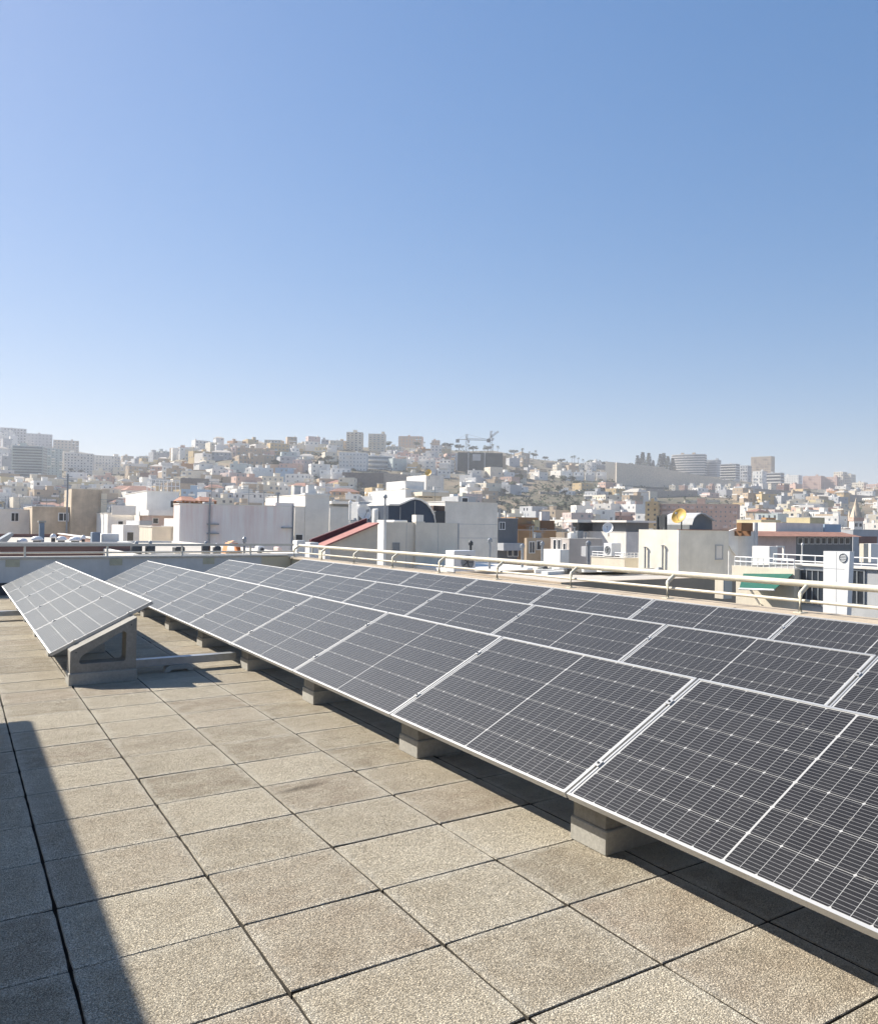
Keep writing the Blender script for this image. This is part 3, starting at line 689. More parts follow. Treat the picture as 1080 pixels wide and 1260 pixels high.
# orange tarpaulin over a frame
p = onY(285, 681, 30); L = (p[0], 30, tz); w = MB()
for k2 in range(6):
    a0, a1 = math.pi*k2/6, math.pi*(k2+1)/6
    w.add([(p[0]-.24*math.cos(a0), 29.7, tz+.36*math.sin(a0)+.05), (p[0]-.24*math.cos(a1), 29.7, tz+.40*math.sin(a1)+.05), (p[0]-.21*math.cos(a1), 30.4, tz+.36*math.sin(a1)+.05), (p[0]-.21*math.cos(a0), 30.4, tz+.33*math.sin(a0)+.05)], [(0,1,2,3)], 0, True)
w.box(p[0]-.26, p[0]+.26, 29.68, 30.42, tz, tz+.06)
w.build('tarpaulin_cover', simple('orange_tarp', (.62, .30, .12), .7, 0, .2, 6), None, L, L, label='crumpled orange tarpaulin covering something on the terrace', cat='tarpaulin')
pole(301, 667, 30, tz, .04, 'thin mushroom vent pipe beyond the orange tarpaulin')
# red roofed shed
Ys = 31; xa, za = onY(398, 671, Ys)[0], onY(398, 671, Ys)[2]; Yd = onX(386, 667, xa)[1]-Ys; xb, zb_ = onY(464.8, 643, Ys)[0], onY(464.8, 643, Ys)[2]
L = ((xa+xb)/2, Ys, -8); o = empty('lean_to_shed', L, 'cream shed with steep red sloping roof below the satellite dish', 'shed')
x4 = onY(401, 668, Ys)[0]; z4 = za+(zb_-za)*(x4-xa)/(xb-xa)
w = MB(); w.prismY([(x4, -8), (xb, -8), (xb, zb_-.07), (x4, z4-.07)], Ys, Ys+Yd); w.build('wall', PAL['cream'], o, L)
w = MB(); w.prismY([(xa, za-.06), (xb, zb_-.06), (xb, zb_), (xa, za)], Ys-.12, Ys+Yd); w.build('roof', simple('red_roof_paint', (.40, .17, .145), .8, 0, .15, 1.5), o, L)
w = MB(); w.prismY([(xa-.1, za-.06), (xb, zb_-.06), (xb, zb_+.17), (xa-.1, za+.20)], Ys+Yd+.002, Ys+Yd+.2); w.build('ridge_board', simple('maroon', (.09, .012, .02), .7), o, L)
w = MB(); w.box(x4-.10, x4+.10, Ys-.2, Ys-.001, -8, z4-.10); w.build('pilaster_or_lit_strip', PAL['white'], o, L)
b = gb('plant_room', 'cream-grey block with sunlit narrow side painted white and small louvre above the railing', 'building', 472.7, 563, 643, 37, left=464.5, col=fac('shade_cream', (.66, .61, .52)), par=.12)
PR = b
slab(b, 'pilaster_or_lit_strip', PAL['white'], b['x0']-.03, b['x0']+.10, b['y']-.03, b['yb'], -22, b['zt']+.1); win(b, 483.5, 668.5, 490.5, 677, frame=M_GREYM, pane=M_GREYM, name='louvre', mull=3)  # white strip over the narrow side: its sunlight put into the colour
for px in (500, 539): p = onY(px, 660, 37); slab(b, 'seam', M_GREYM, p[0]-.008, p[0]+.008, 36.996, 37.004, -22, b['zt']-.02)
cx0, cx1 = onY(510, 640, 37)[0], onY(521, 640, 37)[0]
slab(b, 'pier', fac('shade_cream', (.66, .61, .52)), cx0, cx1, 36.85, 37.25, -6, b['zt']+.05)
slab(b, 'chimney', PAL['off-white'], cx0+.03, cx1-.05, 36.9, 37.35, b['zt']+.051, onY(515, 633.5, 37)[2])
slab(b, 'skylight', PAL['white'], onY(489, 640, 37)[0], onY(506, 640, 37)[0], 37.4, 38.6, b['zr']+.03, onY(495, 640, 37.4)[2], .03)
# vaulted dark roof on it
vy = 39.5; px_s = [(478, 643), (478, 622), (490, 622.3), (497, 619.5), (504, 616.3), (510, 614.6), (517, 616), (524, 620.5), (529.5, 627), (533.5, 635), (535, 643.5)]
poly = [(onY(a, c, vy)[0], onY(a, c, vy)[2]) for a, c in px_s]; poly = [poly[0]]+[poly[-1]]+poly[:0:-1][1:] if False else poly[::-1]
L = (poly[0][0], vy, poly[0][1]); o = empty('vaulted_roof_room', L, 'dark navy rooftop room with curved vault roof and pale edge', 'roof room')
w = MB(); w.prismY(poly, vy, vy+4, 0); w.build('shell', PAL['navy'], o, L)
w = MB(); ed_ = [q for q in poly][:-1]
for (a0, c0), (a1, c1) in zip(ed_, ed_[1:]):
    w.add([(a0, vy-.1, c0+.01), (a1, vy-.1, c1+.01), (a1, vy+4.1, c1+.01), (a0, vy+4.1, c0+.01), (a0, vy-.1, c0+.10), (a1, vy-.1, c1+.10), (a1, vy+4.1, c1+.10), (a0, vy+4.1, c0+.10)], [(0,1,2,3),(7,6,5,4),(0,4,5,1),(1,5,6,2),(2,6,7,3),(3,7,4,0)])
w.build('vault_sheet', PAL['white'], o, L)
for px in (492, 510): p = onY(px, 640, vy); w = MB(); w.box(p[0]-.02, p[0]+.02, vy-.03, vy, p[2]-.1, onY(px, 624 if px < 500 else 616.5, vy)[2]); w.build('mullion', M_GREYM, o, L)
boxthing('roof_box', 'matt black rooftop box beside the curved vault', 'roof box', 536, 548, 629, 643.5, 40, 2, M_DARKM)
boxthing('rusty_cover', 'rusty brown flat cover lying on the black rooftop box', 'cover', 533.5, 547.5, 622.5, 629, 40.6, 1.5, simple('rust', (.14, .10, .08), .9, 0, .3, 4))
boxthing('storage_cabinet', 'grey rooftop cabinet behind the white satellite dish', 'cabinet', 441, 455, 618, 641, 48, 1.6, PAL['grey'])
p = onY(465, 641, 41); w = MB(); r_ = .30; w.lathe([(r_, 0), (r_, .72), (r_*.9, .78), (r_*.2, .80)], (p[0], 41, PR['zr']+.03), 20); w.build('water_tank', PAL['white'], None, (p[0], 41, PR['zr']), (p[0], 41, PR['zr']), label='white cylindrical water tank between the dish and the vault', cat='water tank')
dish(446.3, 630.5, 41, .42, (.25, -1, .25), M_WHITEP, 'white oval satellite dish above the red sloping roof', onY(446, 647, 41)[2])
pole(474, 613, 39, PR['zr'], .05, 'grey flue pipe beside the white water tank')
pole(431, 620, 43, -4, .05, 'pale pipe standing left free beside the balcony room', mat=PAL['white'])
# big white wall right of it
b = gb('apartment_block', 'tall blank white wall with patched plaster behind the air conditioner cabinet', 'building', 547.5, 612, 618.5, 52, depth=4, col='off-white', par=.2)
BW = b
w = MB(); p0, p1 = onY(572, 610, 52)[0], onY(594, 610, 52)[0]; slab(b, 'roof_room', PAL['grey'], p0, p1, 53, 55.5, b['zr']+.03, onY(580, 611, 53)[2]); win(dict(b, y=53), 568, 613, 575, 618, mull=0)
win(b, 551, 645, 563.5, 675, frame=PAL['grey'], pane=PAL['grey'], name='blocked_window', mull=0)
for py in (645, 662): z = onY(580, py, 52)[2]; slab(b, 'plaster_joint', PAL['grey'], b['x0']+.01, b['x1']-.01, 51.994, 52.003, z-.015, z+.015)
b = gb('modern_house', 'white house with flat projecting roofs behind the blank white wall', 'house', 499, 552, 603, 130, depth=14, col='white', par=.2)
slab(b, 'projecting_roof', PAL['cream'], onY(513, 600, 128)[0], onY(552, 600, 128)[0], 126, 138, onY(530, 611, 128)[2], onY(530, 606, 128)[2])
for a0, a1 in ((515, 532), (536, 549)): win(b, a0, 609, a1, 612, mull=2)
slab(b, 'upper_storey', PAL['white'], onY(499, 590, 133)[0], onY(522, 590, 133)[0], 133, 141, b['zr'], onY(510, 592, 133)[2])
slab(b, 'upper_storey', PAL['off-white'], onY(524, 590, 136)[0], onY(546, 590, 136)[0], 136, 144, b['zr'], onY(535, 585, 136)[2])
dish(527.5, 582, 134, .62, (-.8, -.55, .3), M_YDISH, 'orange dish standing on the modern white house', onY(527, 590, 134)[2])
ac = ac_unit(558.5, 585, 677.5, 706, 29, .75, 'tall white air conditioner cabinet close behind the side railing', side='Y')
pole(579, 671, 29.6, onY(579, 678, 29)[2]-.5, .05, 'dark mushroom vent standing behind the tall white cabinet', mat=M_DARKM)
# brown and orange houses
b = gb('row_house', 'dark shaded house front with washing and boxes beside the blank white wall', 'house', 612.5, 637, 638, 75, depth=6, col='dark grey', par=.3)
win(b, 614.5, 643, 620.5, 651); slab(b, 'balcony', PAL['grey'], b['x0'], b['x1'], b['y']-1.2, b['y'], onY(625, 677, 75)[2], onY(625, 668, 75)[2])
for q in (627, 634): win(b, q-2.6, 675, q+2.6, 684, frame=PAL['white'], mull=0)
b = gb('row_house', 'orange-brown house with stepped roof behind the white washed roofs', 'house', 637, 684, 652.5, 78, depth=8, col='orange', par=.3)
slab(b, 'upper_room', PAL['orange'], onY(634, 640, 80)[0], onY(662, 640, 80)[0], 80, 86, b['zr']+.03, onY(645, 636.5, 80)[2]); slab(b, 'eaves', PAL['brown'], onY(633, 640, 79)[0], onY(658, 640, 79)[0], 79, 80.2, onY(645, 647, 79)[2], onY(645, 645, 79)[2])
slab(b, 'gable', PAL['yellow'], onY(657, 640, 79.4)[0], onY(664, 640, 79.4)[0], 79.4, 80, b['zr'], onY(660, 640, 79.4)[2]); slab(b, 'upper_room', PAL['brown'], onY(664.4, 640, 80)[0], onY(682, 640, 80)[0], 80, 85, b['zr']+.03, onY(672, 640.5, 80)[2])
boxthing('water_tank', 'white square tank on the grey shed beside the orange-brown house', 'water tank', 666, 671, 630, 641, 82, .5, PAL['white'])
b = gb('row_house', 'low beige house with chimney beside the white arched house', 'house', 648, 676, 662, 60, left=645, depth=5, col='tan', par=.2); win(b, 651, 667, 657, 680); win(b, 660, 666, 666, 676, mull=0)
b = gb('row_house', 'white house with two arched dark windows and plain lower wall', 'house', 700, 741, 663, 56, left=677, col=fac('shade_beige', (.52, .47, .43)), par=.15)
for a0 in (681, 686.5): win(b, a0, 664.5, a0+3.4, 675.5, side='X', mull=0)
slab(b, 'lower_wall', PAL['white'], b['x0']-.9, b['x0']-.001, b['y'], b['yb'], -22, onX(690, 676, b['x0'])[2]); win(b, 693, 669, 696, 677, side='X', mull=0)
b = gb('office_house', 'white house with dark glass band and projecting flat roof', 'house', 712, 768, 654.5, 92, left=700, col='white', par=.1)
slab(b, 'glass_band', M_GLASS, b['x0']+.3, b['x1'], b['y']+.4, b['yb']-.4, b['zt'], onY(740, 643.5, 92)[2]); slab(b, 'roof_slab', PAL['off-white'], b['x0']-1, b['x1']+2, b['y']-1, b['yb'], onY(740, 643.4, 92)[2], onY(740, 640, 92)[2])
b = gb('office_house', 'grey house with dark open storey beyond the glass band house', 'house', 770, 800, 655, 84, depth=8, col='off-white', par=.1)
slab(b, 'glass_band', PAL['dark grey'], b['x0']+.3, b['x1'], b['y']+.4, b['yb']-.4, b['zt'], onY(780, 643, 84)[2]); slab(b, 'roof_slab', PAL['off-white'], b['x0']-.5, b['x1']+1, b['y']-.6, b['yb'], onY(780, 643, 84)[2], onY(780, 640.5, 84)[2])
dish(748, 650, 70, .6, (-.8, -.6, .3), M_WHITEP, 'pale satellite dish on the grey house beside the cream cube', onY(748, 660, 70)[2])
b = gb('row_house', 'low cream roof platform carrying one air conditioner and a white rail', 'house', 768, 790, 687, 42, left=727, col='cream', par=.1)
rail(b, b['x0'], b['x1'], b['y']+.1, b['zt'], .35, n=5); rail(b, b['x0']+.1, b['yb']-b['y'], b['y'], b['zt'], .35, n=6, alongY=True)
P = onX(755, 686, b['x0']); ac_unit(752, 764, 668.5, 685.5, P[1]+.2, .85, 'white air conditioner on the cream roof platform by the cube', side='X')
slab(b, 'roof_room', PAL['grey'], b['x0']+1.4, b['x1']+2, b['y']+6, b['yb']+3, b['zr'], onY(775, 672, b['y']+6)[2])
# cream cube with yellow dish
b = gb('plant_room', 'large cream cube with two vent pipes and yellow dish on its roof', 'building', 834.5, 896, 652.5, 36, left=785.5, col=fac('cube_cream', (.82, .77, .66)), par=.10)
CB = b; win(b, 880, 671.5, 887.6, 687.5, frame=PAL['grey'], pane=PAL['off-white'], name='door', mull=0)
slab(b, 'corner_trim', PAL['white'], b['x0']-.02, b['x0']+.1, b['y']-.03, b['y']+.1, -8, b['zt']+.02); slab(b, 'roof_edge', M_TERRA, b['x0']-.03, b['x1'], b['y']-.035, b['y']+.1, b['zt']+.001, b['zt']+.04)
for px, pt in ((793.4, 674), (815, 672)):
    q = onX(px, pt, b['x0']-.12); w = MB(); w.tube([(q[0], q[1], -8), (q[0], q[1], q[2])], .055, 8); w.tube([(q[0], q[1], q[2]), (q[0], q[1], q[2]+.06)], .1, 8); w.build('vent_pipe', M_GREYM, b['o'], b['L'])
q = onX(811, 700, b['x0']-.2); w = MB(); w.lathe([(.22, 0), (.2, .12), (.1, .2), (.02, .22)], (q[0], q[1], q[2]-.1), 14); w.build('wall_lamp', M_GREYM, b['o'], b['L'])
dish(836.3, 636.3, 38.2, .52, (-.85, -.22, .48), M_YDISH, 'yellow satellite dish on the roof of the cream cube', CB['zr']+.03)
vy = 38; px_s = [(847.5, 652.5), (847.8, 646), (850, 639), (854, 634.5), (859, 632.3), (864, 633), (869, 636.5), (875.5, 641), (876, 652.5)]
poly = [(onY(a, c, vy)[0], onY(a, c, vy)[2]) for a, c in px_s][::-1]
L = (poly[0][0], vy, CB['zr']); o = empty('vaulted_roof_room', L, 'small dark vaulted shed with pale rim beside the yellow dish', 'roof room')
w = MB(); w.prismY([(poly[0][0], CB['zr'])]+poly[1:-1]+[(poly[-1][0], CB['zr'])], vy, vy+2.4); w.build('shell', PAL['dark grey'], o, L)
w = MB(); ed_ = poly[1:-1]
for (a0, c0), (a1, c1) in zip(ed_, ed_[1:]):
    w.add([(a0, vy-.25, c0), (a1, vy-.25, c1), (a1, vy+2.5, c1), (a0, vy+2.5, c0), (a0, vy-.25, c0+.07), (a1, vy-.25, c1+.07), (a1, vy+2.5, c1+.07), (a0, vy+2.5, c0+.07)], [(0,1,2,3),(7,6,5,4),(0,4,5,1),(1,5,6,2),(2,6,7,3),(3,7,4,0)])
w.build('vault_sheet', PAL['grey'], o, L)
boxthing('water_tank', 'tall black tank behind the yellow dish', 'water tank', 820.5, 829, 632.5, 653, 41, .6, M_DARKM)
q0, q1 = onX(807, 648, CB['x0']+.4), onX(819.5, 634, CB['x0']+.4)
w = MB(); w.box(CB['x0']+.4, CB['x0']+.47, q1[1], q0[1], q0[2]-.05, q1[2]); w.box(CB['x0']+.35, CB['x0']+.52, q0[1]-.15, q0[1]-.05, CB['zr'], q1[2]-.1); w.box(CB['x0']+.35, CB['x0']+.52, q1[1]+.05, q1[1]+.15, CB['zr'], q1[2]-.1)
w.build('roof_screen', M_DARKM, None, (CB['x0'], q1[1], CB['zr']), (CB['x0'], q1[1], CB['zr']), label='dark upright screen panel on the edge of the cream cube', cat='screen')
# lower flat roof behind the side railing
b = gb('low_roof', 'wide low flat roof with loose boards just beyond the side railing', 'roof', 690, 905, 713, 17.5, left=560, col='tan', par=.12, roofm=fac('pale_roof', (.55, .50, .43)))
LR = b; zf = b['zr']+.03
rg = random.Random(5)
for i_ in range(11):
    px = 700+i_*15+rg.uniform(-4, 4); yy = 19+rg.uniform(0, 5.5); q = onZ(px, 705, zf); x = min(max(b['x0']+.8, q[0]), b['x1']-2); yy = min(max(q[1], b['y']+.6), b['yb']-1)
    w = MB(); ln = rg.uniform(1.4, 3.2); wd = rg.uniform(.12, .3); w.box(-ln/2, ln/2, -wd/2, wd/2, 0, rg.uniform(.05, .12))
    o = w.build('loose_board', [PAL['white'], PAL['cream'], PAL['off-white'], M_DARKM][[0, 0, 1, 2, 1, 0, 3, 2, 0, 1, 0][i_]], None, (0, 0, 0), (x, yy, zf+.002+.13*i_/11), label='loose pale board lying on the low flat roof' if [0, 0, 1, 2, 1, 0, 3, 2, 0, 1, 0][i_] != 3 else 'loose black board lying on the low flat roof', cat='board', group='boards on the low roof')
    o.rotation_euler = (0, 0, rg.uniform(-.5, .25))
for px, pt, lab in ((723.5, 671, 'tall grey vent pipe on the low flat roof near the cream platform'), (642.5, 674, 'tall grey vent pipe on the low flat roof before the beige house'), (667, 671, 'thin dark vent pipe before the white arched house'), (602.5, 667, 'thin vent pipe before the blank white wall')):
    pole(px, pt, 33 if px != 723.5 else 27, -6, .06, lab, group='vent pipes')
for px0, px1, pt, pb, lab in ((648, 656, 699, 704, 'white vent box nearest the tall pipe'), (661, 668, 698.5, 704, 'cream roof box beside the dark tank'), (669, 674, 697, 703.5, 'small dark tank between two pale boxes'), (674.5, 679, 698, 704, 'narrow cream box right behind the dark tank'), (687, 697, 698.5, 704, 'wide white box at the end of the roof boxes')):
    boxthing('roof_box', lab+' on the roof beyond the railing', 'roof box', px0, px1, pt, pb, 31, .5, M_DARKM if 'small dark' in lab else PAL['cream'] if 'cream' in lab else PAL['white'])
b2 = gb('low_roof', 'grey flat roof with pale boxes in front of the beige house', 'roof', 600, 720, 703.5, 30, depth=9, col='off-white', par=.0)
boxthing('electric_box', 'cream electric box with hazard mark on a post by the railing', 'box', 890, 901, 709, 737, 15.5, .35, PAL['cream'])
# house with green awning, white tower with round vent: their sunlit sides face the railing
XH = 30.
b = gx('terrace_house', 'cream house with green awning and white roof railing', 'house', 900, 977, 698, XH, 9, 'cream', .12)
AW = b; rail(b, b['x0']+.1, b['yb']-b['y']-.2, b['y']+.1, b['zt'], .42, n=10, alongY=True); rail(b, b['x0']+4.2, b['yb']-b['y']+5, b['y']-4, b['zr'], .6, n=10, alongY=True)
def X_(px, py, X): return Vector(onX(px, py, X))
A, B_, C2, D_ = X_(914, 706.5, XH-.02), X_(975, 707, XH-.02), X_(952, 726, XH-1.5), X_(909, 724.5, XH-1.5)
L = tuple((A+B_+C2+D_)/4); o = empty('awning', L, 'green cloth awning with white arm on the cream house', 'awning'); up = Vector((0, 0, .03))
w = MB(); w.add([A, B_, C2, D_, A+up, B_+up, C2+up, D_+up], [(0,1,2,3),(7,6,5,4),(0,4,5,1),(1,5,6,2),(2,6,7,3),(3,7,4,0)]); w.build('cloth', M_GREEN, o, L)
w = MB(); w.tube([C2, D_], .045, 8); w.build('front_bar', M_WHITEP, o, L)
for q0, q1 in (((923, 726, XH-1.45), (934, 743, XH-.05)), ((946, 726, XH-1.45), (952, 722, XH-.05))): w = MB(); w.tube([X_(*q0), X_(*q1)], .05, 8); w.build('arm', M_WHITEP, o, L)
b = gx('office_house', 'grey house with tall dark window walls either side of the white tower', 'house', 977.5, 1130, 699.5, XH+.4, 10, 'grey', .2)
win(b, 985, 703, 1014, 742, side='X', frame=M_GREYM, mull=3); win(b, 1046, 703, 1062.5, 742, side='X', frame=M_GREYM, mull=1)
slab(b, 'cornice', PAL['off-white'], b['x0']-.12, b['x0']+.3, b['y'], b['yb'], b['zt']+.001, b['zt']+.1)
XT = XH-1.1; A = [X_(*q, XT) for q in ((1012.5, 678), (1045, 678.5), (1038, 745), (1012, 745))]
L = (XT, A[3].y, A[3].z-3); o = empty('ventilation_tower', L, 'white panelled ventilation tower with one round louvre', 'tower')
w = MB(); q = [A[3]-Vector((0, 0, 3)), A[2]-Vector((0, 0, 3)), A[1], A[0]]; dx = Vector((.3, 0, 0)); w.add(q+[v+dx for v in q], [(0,1,2,3),(7,6,5,4),(0,4,5,1),(1,5,6,2),(2,6,7,3),(3,7,4,0)]); w.build('shell', M_WHITEP, o, L)
y = X_(1028.5, 700, XT).y; w = MB(); w.box(XT-.004, XT+.01, y-.006, y+.006, A[3].z-2, A[0].z-.02); w.build('panel_joint', M_GREYM, o, L)
for py in (700, 721): z = X_(1028, py, XT).z; w = MB(); w.box(XT-.004, XT+.01, A[2].y, A[0].y-.01, z-.006, z+.006); w.build('panel_joint', M_GREYM, o, L)
c_ = X_(1036.8, 686.3, XT); w = MB(); w.lathe([(.19, -.01), (.19, .03), (.16, .032), (.155, .005)], c_, 24, 0, (-1, 0, 0)); lv = w.build('round_louvre', M_GREYM, o, L)
for k2 in range(4): zz = c_.z-.1+k2*.065; hw = math.sqrt(max(.001, .15**2-(zz-c_.z)**2)); w = MB(); w.box(XT-.022, XT-.006, c_.y-hw, c_.y+hw, zz-.01, zz+.012); w.build('slat', M_WHITEP, lv, L)
# roofs behind them
b = gb('stair_hut', 'shaded grey hut wall with white folded plate beside the sign box', 'hut', 893, 927, 654.5, 44, depth=5, col='off-white', par=.1)
w = MB(); q = [(onY(*a, 43.9)[0], onY(*a, 43.9)[2]) for a in ((893, 654), (906.5, 649.5), (906.5, 687), (893, 668))]; w.prismY(q[::-1], 43.8, 43.98); w.build('folded_plate', PAL['white'], b['o'], b['L'])
w = MB(); q0, q1 = onY(911.8, 653.5, 43), onY(926, 643.5, 43); w.bev(q0[0], q1[0], 43, 43.5, q0[2], q1[2], .02); w.box(q0[0]+.1, q0[0]+.2, 43.1, 44.1, b['zt']-.3, q0[2]+.01); w.box(q1[0]-.2, q1[0]-.1, 43.1, 44.1, b['zt']-.3, q0[2]+.01)
w.build('roof_box', PAL['brown'], None, (q0[0], 43, b['zt']), (q0[0], 43, b['zt']), label='small brown box held above the shaded grey hut', cat='roof box')
q = onY(929.5, 643, 42.4); w = MB(); w.tube([(q[0], 42.4, -8), (q[0], 42.4, q[2])], .16, 14); w.build('flue', PAL['grey'], None, (q[0], 42.4, -8), (q[0], 42.4, -8), label='thick grey upright flue beside the small brown box', cat='flue')
b = gb('terrace_house', 'long house with red tiled eaves and dark glazed gallery', 'house', 979, 1048, 660, 68, depth=9, col='dark grey', par=.0)
n_ = 9
for k2 in range(n_): win(b, 981+k2*7.3, 662, 986+k2*7.3, 669, mull=0)
x0, x1 = onY(934, 655, 67)[0], b['x1']+.5
w = MB(); z0, z1 = onY(990, 660, 67)[2], onY(990, 654.3, 70)[2]; w.prismY([(0, 0)], 0, 0) if False else None
w.add([(x0, 66.8, z0), (x1, 66.8, z0), (x1, 77, z0), (x0, 77, z0), (x0, 70, z1), (x1, 70, z1), (x1, 76, z1), (x0, 76, z1)], [(3,2,1,0),(4,5,6,7),(0,1,5,4),(1,2,6,5),(2,3,7,6),(3,0,4,7)]); w.build('tiled_eaves', M_TERRA, b['o'], b['L'])
slab(b, 'side_wing', PAL['pink'], x0+.3, b['x0']-.01, 68, 77, -22, z0-.01); slab(b, 'roof_room', PAL['off-white'], onY(954, 650, 72)[0], onY(1012, 650, 72)[0], 72, 76, z1, onY(980, 643.5, 72)[2]); slab(b, 'roof_room', PAL['pale blue'], onY(1014, 650, 72)[0], onY(1034, 650, 72)[0], 72, 75, z1, onY(1024, 645, 72)[2])
b = gb('row_house', 'yellow and orange rooftop rooms above the red tiled eaves', 'house', 936, 960, 640, 86, depth=5, col='yellow', par=.1); slab(b, 'roof_room', PAL['orange'], onY(942, 640, 88)[0], onY(954, 640, 88)[0], 88, 90, b['zr'], onY(948, 637, 88)[2])
b = gb('row_house', 'yellow gabled rooftop room near the church spire', 'house', 996, 1014, 637, 90, depth=5, col='yellow', par=.1)
b = gb('row_house', 'white boxy stair hut with open sides above the white roof railing', 'hut', 946, 956, 671.5, 40, depth=1.6, col='white', par=.05); slab(b, 'frame', PAL['white'], b['x1'], b['x1']+.8, b['y'], b['y']+.15, b['zt']-.12, b['zt']-.02); slab(b, 'frame', PAL['white'], b['x1']+.7, b['x1']+.8, b['y'], b['y']+.15, -3, b['zt']-.121)
b = gb('row_house', 'grey shaded house under the red chequered wall', 'house', 1049, 1085, 652, 74, depth=8, col='grey', par=.2); slab(b, 'brick_patch', PAL['brick red'], b['x0']+1.4, b['x1']-1.4, b['y']-.03, b['y'], onY(1065, 672, 74)[2], onY(1065, 660, 74)[2])
boxthing('water_tank', 'pale tall tank beside the white ventilation tower', 'water tank', 1062, 1068, 669, 692, 38, .4, PAL['cream']); boxthing('water_tank', 'white wide tank beside the pale tall tank', 'water tank', 1071, 1086, 669, 692, 38, .6, PAL['white'])
pole(986.5, 671, 41, -4, .05, 'white pipe on the roof behind the glazed gallery railing', mat=PAL['white']); pole(896.5, 678, 33, -4, .05, 'white pipe at the corner of the cream cube', mat=PAL['white'], cap=False)
# ------------------------------------------------------------------ terrain: city plain rising to the hill
SKY_PX = [-260, -60, 0, 30, 60, 100, 140, 165, 190, 215, 260, 300, 400, 480, 540, 600, 640, 700, 760, 800, 860, 900, 960, 1010, 1080, 1180, 1400]
SKY_PY = [545, 540, 539, 541, 547, 556, 564, 568, 563, 556, 548, 545, 545, 548, 551, 553, 560, 568, 575, 580, 584, 588, 598, 602, 607, 612, 618]
RIDGE = [1750, 1750, 1750, 1750, 1720, 1650, 1500, 1300, 1050, 960, 900, 900, 920, 960, 1000, 1060, 1100, 1150, 1200, 1200, 1220, 1250, 1300, 1350, 1400, 1450, 1500]
def col_angles():
    az, el = [], []
    for a, b in zip(SKY_PX, SKY_PY):
        d = ray(a, b); az.append(math.atan2(d[0], d[1])); el.append(d[2]/math.hypot(d[0], d[1]))
    return np.array(az), np.array(el)
AZ, EL = col_angles()
def ground(x, y):
    d = math.hypot(x, y); a = math.atan2(x, y)
    D = float(np.interp(a, AZ, RIDGE)); e = float(np.interp(a, AZ, EL)); Hh = CAMZ+e*D
    if d < 170: return -22.
    if d < 420: z = -22+20*((d-170)/250)**1.15
    elif d < D: s = (d-420)/(D-420); z = -2+(Hh+2)*(s**.92)
    else: z = Hh+min(12, (d-D)*.01)-max(0, d-D-250)*.03
    return z+1.2*math.sin(x*.031+1)*math.sin(y*.027)*min(1, max(0, (d-300)/300))
def hit(px, py):
    d = ray(px, py); d = d/math.hypot(d[0], d[1]); t = 160.
    while t < 2300:
        p = _C+d*t
        if p[2] < ground(p[0], p[1]): return p, t
        t += 4
    return None, None
def mat_hill():
    m = NT('scrub_hillside'); p = m.geo()
    n = m.noise(.012, 7, .65, p); n2 = m.noise(.09, 6, .7, p)
    c = m.mix(m.ramp(n, [(.4, 0.), (.6, 1.)]), (.24, .18, .115), (.115, .10, .06))
    c = m.mix(m.ramp(n2, [(.5, 0.), (.62, .8)]), c, (.045, .06, .028))
    m.base(c); m.rough(.95); return m.mat
M_HILL = mat_hill(); M_CITYGROUND = simple('city_ground', (.22, .20, .17), .95, 0, .3, .05)
vs, fs = [], []; na, nd = 150, 46
angs = np.linspace(-1.2, 2.0, na); ds = [150+i*14 for i in range(20)]+list(np.linspace(440, 2700, nd-20))
for a in angs:
    for d in ds: x, y = d*math.sin(a), d*math.cos(a); vs.append((x, y, ground(x, y)-.05))
for i in range(na-1):
    for j in range(nd-1): fs.append((i*nd+j, (i+1)*nd+j, (i+1)*nd+j+1, i*nd+j+1)[::-1])
mb = MB(); mb.add(vs, fs, 0, True); mb.build('hillside_terrain', M_HILL, kind='structure')
mb = MB(); mb.box(-3500, 3500, -3500, 3500, -23.2, -22.6); mb.build('city_ground', M_CITYGROUND, kind='structure')

